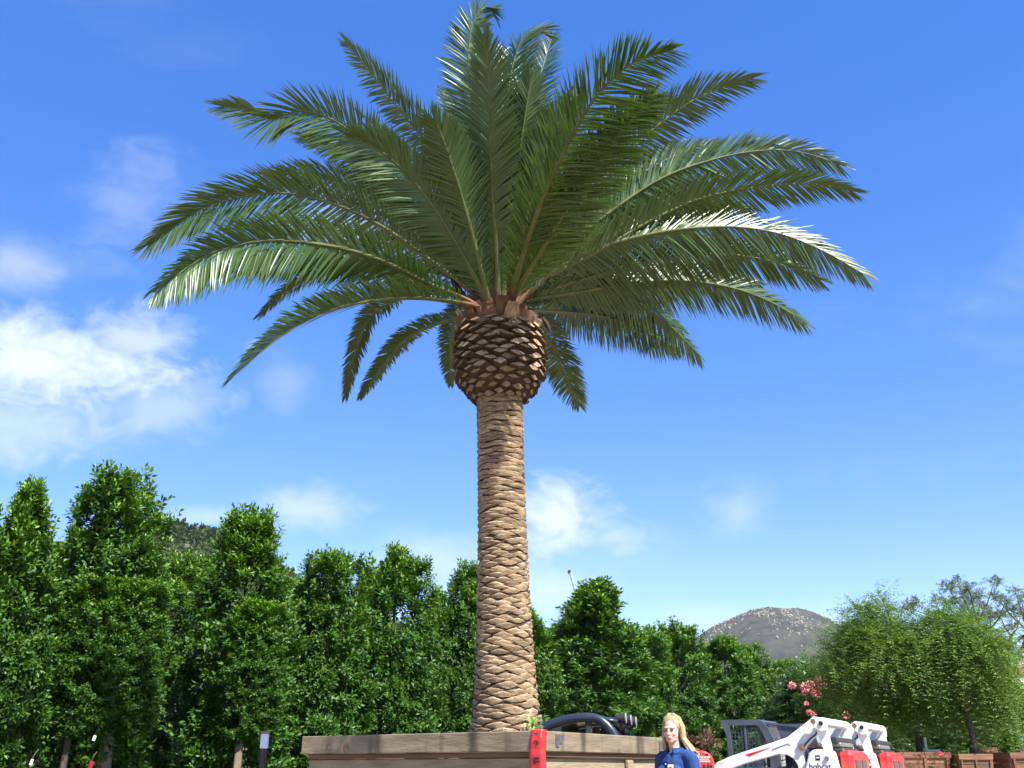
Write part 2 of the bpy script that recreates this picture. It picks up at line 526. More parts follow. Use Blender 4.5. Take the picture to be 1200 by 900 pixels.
M['stucco'] = plain('pale_stucco', (0.62, 0.55, 0.46), 0.9)
M['rooftile'] = plain('roof_tile', (0.30, 0.15, 0.10), 0.85)
M['wglass'] = plain('dark_glass', (0.03, 0.035, 0.04), 0.1)
gm, gnt, gp, gout = mat('clear_glass')
gp.inputs['Base Color'].default_value = (0.75, 0.82, 0.85, 1)
gp.inputs['Roughness'].default_value = 0.03
gp.inputs['Transmission Weight'].default_value = 1.0
gp.inputs['IOR'].default_value = 1.05
M['glass'] = gm
lm, lnt, lp, lo = mat('lamp_lens')
lp.inputs['Base Color'].default_value = (0.8, 0.82, 0.85, 1)
lp.inputs['Metallic'].default_value = 0.6
lp.inputs['Roughness'].default_value = 0.15
M['lens'] = lm

# ------------------------------------------------------------------ setting: ground, hills, mountain
def sstep(a, b, x):
    t = np.clip((x - a) / (b - a), 0, 1)
    return t * t * (3 - 2 * t)

def ground_h(x, y):
    x = np.asarray(x, dtype=float); y = np.asarray(y, dtype=float)
    rise = 0.55 * sstep(4, 12, x) * sstep(16, 23, y)
    bump = 0.02 * np.sin(x * 1.3 + y * 0.7) + 0.015 * np.sin(x * 0.4 - y * 1.9)
    return rise + bump * sstep(0, 3, np.abs(x) + np.abs(y - 9))

def gz(x, y):
    return float(ground_h(x, y))

def grid_mesh(name, xs, ys, hfun):
    X, Y = np.meshgrid(xs, ys)
    Z = hfun(X, Y)
    V = np.stack([X.ravel(), Y.ravel(), Z.ravel()], axis=1)
    nx, ny = len(xs), len(ys)
    i = np.arange(nx - 1)[None, :] + np.arange(ny - 1)[:, None] * nx
    Fc = np.stack([i, i + 1, i + 1 + nx, i + nx], axis=-1).reshape(-1, 4)
    return np_mesh(name, V, Fc)

def vnoise(x, y, seed=0):
    """smooth value noise"""
    r = np.random.default_rng(seed).random((64, 64))
    xi, yi = np.floor(x).astype(int), np.floor(y).astype(int)
    fx, fy = x - xi, y - yi
    fx, fy = fx * fx * (3 - 2 * fx), fy * fy * (3 - 2 * fy)
    g = lambda a, b: r[a % 64, b % 64]
    return (g(xi, yi) * (1 - fx) + g(xi + 1, yi) * fx) * (1 - fy) + (g(xi, yi + 1) * (1 - fx) + g(xi + 1, yi + 1) * fx) * fy
def fbm(x, y, o=4, seed=0):
    s, a = 0, 0.5
    for k in range(o):
        s = s + a * vnoise(x * 2 ** k + 5.3 * k, y * 2 ** k + 1.7 * k, seed + k)
        a *= 0.5
    return s

near = np.concatenate([np.linspace(-3000, -70, 12), np.linspace(-60, 60, 121), np.linspace(70, 3000, 12)])
neary = np.concatenate([np.linspace(-200, -12, 6), np.linspace(-10, 70, 81), np.linspace(80, 6000, 24)])
g = link('ground', grid_mesh('ground', near, neary, ground_h), M['dirt'], smooth=True)
tag(g, kind='structure')

# mountain with boulders, about 1.6 km away
MY = 1600.0
mpk = at(888, 720, MY)
def mount_h(X, Y):
    dx = X - mpk.x
    dy = Y - MY
    prof = np.interp(dx, [-900, -420, -250, -165, -90, -45, 0, 40, 80, 120, 160, 230, 400, 900],
                     [0, 0.25, 0.46, 0.68, 0.87, 0.95, 1.0, 0.985, 0.945, 0.875, 0.79, 0.62, 0.35, 0.0])
    k = np.exp(-(dy / 420.0) ** 2)
    n = fbm(X / 90.0 + 40, Y / 90.0 + 40, 4, 3) - 0.45
    return prof * k * (mpk.z + 6) + n * 34 * np.clip(prof * k * 1.4, 0, 1) * (0.35 + 0.65 * (np.abs(dy) > 40)) - 6
mo = link('mountain', grid_mesh('mountain', np.linspace(mpk.x - 900, mpk.x + 900, 181), np.linspace(MY - 900, MY + 700, 131), mount_h), M['mount'], smooth=True)
tag(mo, kind='structure')
def rock_cloud(P, S):
    """low-poly rocks (octahedra with jitter), all one mesh"""
    dirs = np.array([[1, 0, 0], [-1, 0, 0], [0, 1, 0], [0, -1, 0], [0, 0, 1], [0, 0, -1]], dtype=float)
    T = np.array([[0, 2, 4], [2, 1, 4], [1, 3, 4], [3, 0, 4], [2, 0, 5], [1, 2, 5], [3, 1, 5], [0, 3, 5]])
    n = len(P)
    V = P[:, None, :] + dirs[None] * S[:, None, None] * rng.uniform(0.6, 1.4, (n, 6, 1)) + rng.normal(0, 0.25, (n, 6, 3)) * S[:, None, None]
    Fc = (np.arange(n)[:, None, None] * 6 + T[None]).reshape(-1, 3)
    return V.reshape(-1, 3), Fc
bx, by, bs = [], [], []
while len(bx) < 1300:
    dx = rng.uniform(-230, 150); dy = rng.uniform(-330, 20)
    hh = float(mount_h(np.array([mpk.x + dx]), np.array([MY + dy]))[0]) / mpk.z
    cl = float(fbm(np.array([dx / 55.0 + 9]), np.array([dy / 55.0 + 4]), 3, 11)[0])
    if rng.random() < sstep(0.62, 0.95, hh) * (1.0 if cl > 0.47 else 0.12) + 0.008:
        bx.append(mpk.x + dx); by.append(MY + dy); bs.append(rng.uniform(0.45, 1.9) * (1.5 if rng.random() < 0.1 else 1))
P = np.stack([bx, by, mount_h(np.array(bx), np.array(by))], axis=1)
V, Fc = rock_cloud(P, np.array(bs))
bo = link('boulders', np_mesh('boulders', V, Fc), M['boulder'])
tag(bo, 'pale granite boulders scattered over the mountain top', 'boulders', kind='stuff')
# bare sandy cut low on the mountain
bx, by = [], []
for i in range(60):
    t = rng.uniform(0, 1)
    q = at(918 + 36 * t, 770 + 15 * t + rng.normal(0, 0.8), MY - 330)
    bx.append(q.x); by.append(MY - 330 + rng.normal(0, 15))
P = np.stack([bx, by, mount_h(np.array(bx), np.array(by))], axis=1)
V, Fc = rock_cloud(P, rng.uniform(1.2, 3.0, 60))
bo = link('boulders', np_mesh('boulders', V, Fc), M['boulder'])
tag(bo, 'pale sandy bank low on the mountain side', 'boulders', kind='stuff')

# green hill behind the hedge on the left
HY = 330.0
hp = at(215, 617, HY)
def hill_h(X, Y):
    dx = X - hp.x
    prof = np.interp(dx, [-400, -120, -60, -28, 0, 12, 26, 40, 60, 110, 300], [0.75, 0.95, 0.94, 0.90, 1.0, 0.985, 0.90, 0.78, 0.66, 0.45, 0.0])
    k = np.exp(-((Y - HY) / 110.0) ** 2)
    return prof * k * hp.z + (fbm(X / 12.0 + 30, Y / 12.0 + 30, 3, 5) - 0.45) * 5 * k * prof - 3
hl = link('hill', grid_mesh('hill', np.linspace(hp.x - 400, hp.x + 300, 141), np.linspace(HY - 260, HY + 200, 81), hill_h), M['hill'], smooth=True)
tag(hl, kind='structure')
n = 8000
X = hp.x + rng.uniform(-170, 110, n); Y = HY + rng.uniform(-120, 12, n)
Z = hill_h(X, Y)
nl = 16
S = rng.uniform(0.8, 2.6, n)
ctr = np.repeat(np.stack([X, Y, Z + S * 0.4], axis=1), nl, axis=0)
dd = norm_rows(rng.normal(0, 1, (n * nl, 3)) * np.array([1, 1, 0.8]))
SS = np.repeat(S, nl)
V, Fc = leaf_arrays(ctr + dd * SS[:, None] * 0.75 * rng.uniform(0.6, 1, (n * nl, 1)), dd + rng.normal(0, 0.6, dd.shape), rng.normal(0, 1, dd.shape), SS * rng.uniform(0.5, 0.9, n * nl), SS * 0.3)
sh = link('hillside_brush', np_mesh('hillside_brush', V, Fc), M['chaparral'])
tag(sh, 'dense grey green brush covering the hill behind the hedge', 'brush', kind='stuff')

# ------------------------------------------------------------------ the big planter box
S_BOX = 2.42
z0 = 8.0
PHI = R(33.5)
TOP = at(632, 856.5, z0).z
corner = Vector((at(632, 857, z0).x, z0, 0))
eL = Vector((-math.cos(PHI), math.sin(PHI), 0))      # along the left face
eR = Vector((math.sin(PHI), math.cos(PHI), 0))       # along the right face
cen = corner + (eL + eR) * (S_BOX / 2)
box = empty('planter_box', (cen.x, cen.y, 0), 0)
tag(box, 'large square weathered wooden planter box holding the palm', 'planter box')
RIMH = 0.148
def board(name, a, b, z_lo, z_hi, out, th, m, off=0.0, parent=box, bev=0.006):
    """board from plan point a to b; out = outward normal, th thick, off outward offset"""
    d = (b - a)
    L = d.length
    d = d.normalized()
    mb = MB()
    mb.box((0, 0, 0), (L, th, z_hi - z_lo), bev=bev)
    me = mb.mesh(name)
    o = link(name, me, m, parent)
    mid = (a + b) / 2 + out * (off + th / 2)
    o.location = (mid.x - cen.x, mid.y - cen.y, (z_lo + z_hi) / 2)
    o.rotation_euler = (0, 0, math.atan2(d.y, d.x))
    return o
c0 = corner; cl = corner + eL * S_BOX; cr = corner + eR * S_BOX; cb = corner + (eL + eR) * S_BOX
nL, nR = -eR, -eL
sides = [(c0, cl, nL), (c0, cr, nR), (cl, cb, -nR), (cr, cb, -nL)]
BOT = 0.16
for si, (a, b, no) in enumerate(sides):
    d = (b - a).normalized()
    ext = 0.05 if si in (0, 3) else 0.0
    board('rim_board', a - d * ext, b + d * ext, TOP - RIMH, TOP, no, 0.05, M['box_rim'], 0.0)
    board('rim_shadow_strip', a + d * 0.01, b - d * 0.01, TOP - RIMH - 0.042, TOP - RIMH - 0.002, no, 0.022, M['box_shadow_strip'], 0.0)  # brown strip below the rim; the rim's shadow is put into its colour
    z = TOP - RIMH - 0.045
    while z - BOT > 0.05:
        h = min(0.205, z - BOT)
        e2 = 0.0 if si in (0, 3) else 0.045
        board('side_plank', a + d * e2, b - d * e2, z - h + 0.004, z - 0.001, no, 0.04, M['box_wood'], -0.045 + random.uniform(-0.003, 0.003))
        z -= h
    for t in ((0.60,) if si != 0 else ()):
        p = a + d * (S_BOX * t)
        board('cleat', p - d * 0.05, p + d * 0.05, BOT, TOP - RIMH - 0.05, no, 0.035, M['box_wood'], 0.0)
# knots on the front rim, steel plates on the right rim
for t, zz, r in ((0.885, 0.086, 0.026), (0.80, 0.10, 0.034)):
    k = MB(); k.lathe([(0.0005, 0.002), (r * 0.7, 0.002), (r, 0.0)], 14, axis='y')
    o = k.build('knot', M['knot'], box)
    p = c0 + eL * (S_BOX * t) + nL * 0.0515
    o.location = (p.x - cen.x, p.y - cen.y, TOP - zz)
    o.rotation_euler = (0, 0, math.atan2(nL.y, nL.x) - math.pi / 2)
    o.scale = (1, 1, 1.2)
PLATE = [(-0.06, 0.055), (0.09, 0.055), (0.09, 0.02), (0.055, 0.01), (0.05, -0.02), (-0.005, -0.022), (-0.005, -0.055), (-0.06, -0.05)]
for t, zz, sc in ((0.085, 0.07, 0.85), (0.845, 0.075, 0.8)):
    k = MB(); k.prism([(u * sc, v * sc) for u, v in PLATE], 0.006)
    o = k.build('metal_plate', M['plate'], box)
    p = c0 + eR * (S_BOX * t) + nR * 0.0535
    o.location = (p.x - cen.x, p.y - cen.y, TOP - zz)
    o.rotation_euler = (0, 0, math.atan2(eR.y, eR.x))
# two skids under the box, base boards
for t in (0.15, 0.5, 0.85):
    p = c0 + eL * (S_BOX * t)
    board('skid', p + eR * 0.02, p + eR * (S_BOX - 0.02), 0.0, BOT - 0.002, eL, 0.12, M['box_wood'], -0.06)
sb = MB()
n = 22
for i in range(n):
    for j in range(n):
        pass
vs_, fs_ = [], []
for i in range(n + 1):
    for j in range(n + 1):
        p = c0 + eL * (0.06 + (S_BOX - 0.12) * i / n) + eR * (0.06 + (S_BOX - 0.12) * j / n)
        rr = (p - cen).length
        vs_.append((p.x - cen.x, p.y - cen.y, TOP - 0.16 + 0.12 * math.exp(-(rr / 0.5) ** 2) + random.uniform(-0.012, 0.012)))
for i in range(n):
    for j in range(n):
        q = i * (n + 1) + j
        fs_.append((q, q + 1, q + n + 2, q + n + 1))
sb.add(vs_, fs_)
sb.build('soil', M['soil'], box, smooth=True)
bb = board('base_board', c0 + eR * (S_BOX / 2), cl + eR * (S_BOX / 2), BOT, BOT + 0.03, eR, S_BOX - 0.1, M['box_wood'], -(S_BOX - 0.1) / 2)

# red tape over the front corner
tp = empty('red_tape', (corner.x, corner.y, TOP))
tag(tp, 'strip of red printed tape hung over the near corner of the palm box', 'tape')
def tape_pt(u, z):
    # u runs from the left face round the corner to the right face
    o = 0.056 + 0.004 * math.sin(z * 23 + u * 30) + 0.003 * math.sin(z * 61)
    if u < 0:
        q = eL * (-u - 0.0) + nL * o + nR * min(o, max(0, o + u * 0.8))
    else:
        q = eR * u + nR * o + nL * min(o, max(0, o - u * 0.8))
    return q
vs_, fs_ = [], []
NU, NZ = 8, 26
for j in range(NZ + 1):
    zz = 0.006 - 0.62 * j / NZ
    sh_ = 0.012 * math.sin(zz * 9)
    for i in range(NU + 1):
        u = -0.052 + 0.096 * i / NU
        q = tape_pt(u + sh_, zz)
        vs_.append((q.x, q.y, zz))
for j in range(NZ):
    for i in range(NU):
        q = j * (NU + 1) + i
        fs_.append((q, q + 1, q + NU + 2, q + NU + 1))
top = len(vs_)
# the flap folded over the rim on to the top
for i in range(NU + 1):
    u = -0.052 + 0.096 * i / NU
    q = tape_pt(u, 0) * 0.2
    vs_.append((q.x + (eL.x + eR.x) * 0.06, q.y + (eL.y + eR.y) * 0.06, 0.012))
for i in range(NU):
    fs_.append((i, i + 1, top + i + 1, top + i))
mb = MB(); mb.add(vs_, fs_)
to = mb.build('strip', M['tape'], tp, smooth=True)
md = to.modifiers.new('thick', 'SOLIDIFY'); md.thickness = 0.0025
# worn printed marks on the tape
for (u, zz, w, h) in ((-0.03, -0.075, 0.02, 0.010), (-0.022, -0.092, 0.010, 0.022), (-0.028, -0.20, 0.022, 0.012), (-0.036, -0.225, 0.010, 0.030), (-0.02, -0.222, 0.016, 0.010)):
    k = MB()
    a = tape_pt(u, zz) + nL * 0.004
    vs2 = []
    for (du, dz) in ((-w / 2, -h / 2), (w / 2, -h / 2), (w / 2, h / 2), (-w / 2, h / 2)):
        q = tape_pt(u + du, zz + dz) + nL * 0.0045
        vs2.append((q.x, q.y, zz + dz))
    k.add(vs2, [(0, 1, 2, 3)])
    k.build('printed_mark', M['black'], tp)

# ------------------------------------------------------------------ the palm
YP = 9.67
PB = at(593.5, 857, YP)             # trunk foot at the box
PT = at(585.5, 470, YP)             # neck under the bulb
ZB0 = TOP - 0.16
palm = empty('palm_tree', (PB.x, YP, ZB0))
tag(palm, 'tall date palm with bulbous trunk top and feathery crown in wooden box', 'palm tree')
PO = Vector((PB.x, YP, ZB0))
def axis_x(z):
    t = (z - PB.z) / (PT.z - PB.z)
    return PB.x + (PT.x - PB.x) * min(max(t, -0.1), 1.0)
def rad_from_px(y, half):
    q = at(586, y, YP)
    zc = q.y * cp + (q.z - CAMH) * sp
    return q.z, half * zc / F
prof_trunk = [rad_from_px(y, h) for y, h in ((868, 46), (857, 44), (850, 42.5), (830, 39.5), (800, 36.8), (770, 34.6), (730, 32.6), (690, 31.2), (650, 29.8), (600, 28.6), (540, 27.6), (490, 27.2), (466, 27.5))]
prof_bulb = [rad_from_px(y, h) for y, h in ((474, 24), (471, 31), (465, 39), (457, 46), (448, 50.5), (435, 52.5), (420, 52.3), (400, 51), (390, 49), (384, 46), (379, 40), (374, 30), (370, 18), (367, 6))]
def trunk_r(z):
    return float(np.interp(z, [p[0] for p in prof_trunk], [p[1] for p in prof_trunk]))
def bulb_r(z):
    return float(np.interp(z, [p[0] for p in prof_bulb], [p[1] for p in prof_bulb]))
mb = MB()
zs = np.linspace(ZB0 - 0.05, PT.z + 0.12, 60)
nn = 28
vs_, fs_ = [], []
for z in zs:
    for k in range(nn):
        a = 2 * math.pi * k / nn
        r = trunk_r(z) - 0.022
        vs_.append((axis_x(z) - PO.x + r * math.cos(a), r * math.sin(a), z - PO.z))
for i in range(len(zs) - 1):
    for k in range(nn):
        k2 = (k + 1) % nn
        fs_.append((i * nn + k, i * nn + k2, (i + 1) * nn + k2, (i + 1) * nn + k))
mb.add(vs_, fs_)
trunk = mb.build('trunk', M['trunk_core'], palm, smooth=True)

# leaf scars: curved lens-shaped pads on the trunk, made for radius 1, width given in angle
def scar_mesh(seed, wang=0.40, h=0.029):
    r_ = random.Random(seed)
    cols = 8
    vs, fs = [], []
    skew = r_.uniform(-0.12, 0.12)
    jl = [r_.uniform(-0.20, 0.20) for _ in range(cols + 1)]
    for i in range(cols + 1):
        s = -1 + 2 * i / cols
        up_h = (1 - abs(s) ** 1.35) * (1.0 + jl[i])
        lo_h = (1 - abs(s) ** 1.7) * (1.0 - jl[cols - i])
        a = s * wang
        for (tz, pr) in ((-1.0, 0.0), (-0.45, 0.45), (0.25, 0.9), (0.72, 1.0), (0.98, 0.35)):
            hh = (up_h if tz > 0 else lo_h)
            edge = 1 - abs(s) ** 4
            rr = 0.0135 * pr * edge * (1 + r_.uniform(-0.32, 0.32))
            vs.append((a, rr, tz * hh * h + skew * s * h))
    for i in range(cols):
        for j in range(4):
            q = i * 5 + j
            fs.append((q, q + 5, q + 6, q + 1))
    return vs, fs
scars = [scar_mesh(s) for s in range(8)] + [scar_mesh(40 + s, 0.60) for s in range(8)]
scar_cache = {}
def scar_data(var, rq):
    key = (var, rq)
    if key not in scar_cache:
        vs, fs = scars[var]
        r = rq * 0.01
        mb_ = MB()
        mb_.add([((r - 0.012 + dr) * math.sin(a), -(r - 0.012 + dr) * math.cos(a) + r, dz) for a, dr, dz in vs], fs)
        me = mb_.mesh('leaf_scar')
        me.materials.append(M['scar'])
        me.polygons.foreach_set('use_smooth', np.ones(len(me.polygons), dtype=bool))
        scar_cache[key] = me
    return scar_cache[key]
zz = PB.z - 0.10
row = 0
back_V, back_F = [], []
front_ct = 0
while zz < PT.z + 0.03:
    f_ = (zz - PB.z) / (PT.z - PB.z)
    pitch = 0.045 * (1 - 0.36 * max(0, f_))
    nrow = 8 if f_ < 0.55 else 6
    vo = 0 if f_ < 0.55 else 8
    off = (row % 2) * math.pi / nrow + row * 0.035
    for k in range(nrow):
        a = off + 2 * math.pi * k / nrow + random.uniform(-0.11, 0.11)
        z = zz + random.uniform(-0.012, 0.012)
        r = trunk_r(z)
        rq = int(round(r * 100))
        # a = 0 faces the camera (-Y)
        ca = math.atan2(math.sin(a), math.cos(a))
        pos = Vector((axis_x(z) - PO.x + r * math.sin(a), -r * math.cos(a), z - PO.z))
        rotm = Matrix.Rotation(random.uniform(-0.05, 0.05), 4, 'Y')
        sc = Vector((1, 1, random.uniform(0.85, 1.2) * (pitch / 0.045) * 1.06))
        Mx = Matrix.Translation(pos) @ Matrix.Rotation(a, 4, 'Z') @ rotm @ Matrix.Diagonal((sc.x, sc.y, sc.z, 1)) 
        Mx = Mx @ Matrix.Translation((0, 0, 0))
        if abs(ca) < 1.55 and front_ct < 300:
            o = bpy.data.objects.new('leaf_scar', scar_data(vo + random.randrange(8), rq))
            o.parent = trunk
            o.matrix_basis = Mx
            COL.objects.link(o)
            front_ct += 1
        else:
            me = scar_data(vo + random.randrange(8), rq)
            co = np.empty(len(me.vertices) * 3, dtype=np.float32); me.vertices.foreach_get('co', co)
            co = co.reshape(-1, 3) @ np.array(Mx.to_3x3()).T + np.array(Mx.translation)
            base = sum(len(v) for v in back_V)
            fi = np.array([[v for v in p.vertices] for p in me.polygons]) + base
            back_V.append(co); back_F.append(fi)
    zz += pitch
    row += 1
o = link('leaf_scars_behind', np_mesh('leaf_scars_behind', np.concatenate(back_V), np.concatenate(back_F)), M['scar'], trunk, smooth=True)
o["kind"] = "stuff"

# bulb of cut leaf bases
mb = MB()
prof = [(max(r - 0.05, 0.01), z - PO.z) for z, r in prof_bulb]
mb.lathe(prof, 32, c=(PT.x - PO.x, 0, 0))
bulb = mb.build('bulb', M['stub_dark'], palm, smooth=True)
def stub_mesh(seed, flat):
    """a cut leaf base: pale diamond cut face on top of a dark wedge; local x = along the row, -y = outward, z up"""
    r_ = random.Random(seed)
    w, h = 0.098, (0.046 if not flat else 0.040)
    out = [(-w, 0.0), (-w * 0.45, h * 0.72), (0.0, h * r_.uniform(0.9, 1.15)), (w * 0.45, h * 0.72), (w, 0.0),
           (w * 0.5, -h * 0.55), (0.0, -h * r_.uniform(0.8, 1.0)), (-w * 0.5, -h * 0.55)]
    out = [(x * r_.uniform(0.88, 1.06), z * r_.uniform(0.85, 1.1)) for x, z in out]
    tilt = 0.9 if not flat else 0.5        # the cut faces lean outward at the bottom
    pr = 0.055 if not flat else 0.028
    face = [(x * 0.84, -pr - (h - z) * 0.30 * tilt + 0.01, z * 0.76) for x, z in out]
    base = [(x * 1.02, 0.035, z * 1.02 - (0.03 if not flat else 0.0)) for x, z in out]
    cx = (0.0, sum(p[1] for p in face) / 8 - 0.004, 0.0)
    vs = face + base + [cx]
    mb_ = MB()
    mb_.add(vs, [(i, (i + 1) % 8, 16) for i in range(8)], 0)
    mb_.add(vs, [(i, 8 + i, 8 + (i + 1) % 8, (i + 1) % 8) for i in range(8)], 1)
    return mb_
stub_me = []
for fl in (0, 1):
    row_ = []
    for s in range(6):
        me = stub_mesh(100 + s + 10 * fl, fl).mesh('leaf_base')
        me.materials.append(M['stub_cut'] if not fl else M['stub_low']); me.materials.append(M['stub_dark'])
        row_.append(me)
    stub_me.append(row_)
zlo, zhi = prof_bulb[1][0], at(583, 366, YP - 0.46).z
NR_ = 14
for rix in range(NR_):
    t = (rix + 0.5) / NR_
    z = zlo + (zhi - zlo) * t
    r = bulb_r(z)
    flat = 0
    low = 1 if t < 0.30 else 0
    dz = 0.02
    slope = (bulb_r(z + dz) - bulb_r(z - dz)) / (2 * dz)
    nrow = 16
    for k in range(nrow):
        a = (k + 0.5 * (rix % 2)) * 2 * math.pi / nrow + random.uniform(-0.03, 0.03)
        rs = r / 0.47
        rr = r - 0.045
        pos = Vector((PT.x - PO.x + rr * math.sin(a), -rr * math.cos(a), z - PO.z + random.uniform(-0.02, 0.02)))
        tilt = math.atan(slope) * (0.95 if t < 0.35 else 0.3)
        Mx = Matrix.Translation(pos) @ Matrix.Rotation(a, 4, 'Z') @ Matrix.Rotation(tilt * 0.8, 4, 'X') @ Matrix.Rotation(random.uniform(-0.22, 0.22), 4, 'Y') @ Matrix.Diagonal((rs * random.uniform(0.80, 1.10), random.uniform(0.7, 1.3), random.uniform(0.7, 1.2), 1))
        o = bpy.data.objects.new('leaf_base', stub_me[low][random.randrange(6)])
        o.parent = bulb
        o.matrix_basis = Mx
        COL.objects.link(o)

# ---- fronds
BULB_TOP = at(583, 372, YP - 0.40).z
CZ = at(583, 345, YP).z
CC = Vector((PT.x, YP, CZ))
def catmull(pts, n):
    pts = [pts[0] * 2 - pts[1]] + pts + [pts[-1] * 2 - pts[-2]]
    seg = len(pts) - 3
    out = []
    for i in range(n):
        u = i / (n - 1) * seg
        k = min(int(u), seg - 1)
        t = u - k
        p0, p1, p2, p3 = pts[k:k + 4]
        out.append(0.5 * ((2 * p1) + (p2 - p0) * t + (2 * p0 - 5 * p1 + 4 * p2 - p3) * t * t + (3 * p1 - p0 - 3 * p2 + p3) * t ** 3))
    return out
def resample(pts, n):
    d = [0]
    for a, b in zip(pts, pts[1:]):
        d.append(d[-1] + (b - a).length)
    out, k = [], 0
    for i in range(n):
        s = d[-1] * i / (n - 1)
        while k < len(d) - 2 and d[k + 1] < s:
            k += 1
        t = (s - d[k]) / max(d[k + 1] - d[k], 1e-9)
        out.append(pts[k].lerp(pts[k + 1], min(max(t, 0), 1)))
    return out, d[-1]
def trace(px, kdep, y0=None):
    n = len(px)
    cum = [0]
    for a, b in zip(px, px[1:]):
        cum.append(cum[-1] + math.hypot(b[0] - a[0], b[1] - a[1]))
    y0 = YP if y0 is None else y0
    return [at(p[0], p[1], y0 + kdep * (c / cum[-1])) for p, c in zip(px, cum)]
def solve(px, side, L):
    """depth slope that gives the rachis its natural length"""
    best = 0.0
    for i in range(61):
        k = side * i * 0.06
        pts, ln = resample(catmull(trace(px, k, YP + (-0.28 if side < 0 else 0.2)), 40), 40)
        best = k
        if ln >= L:
            break
    return best

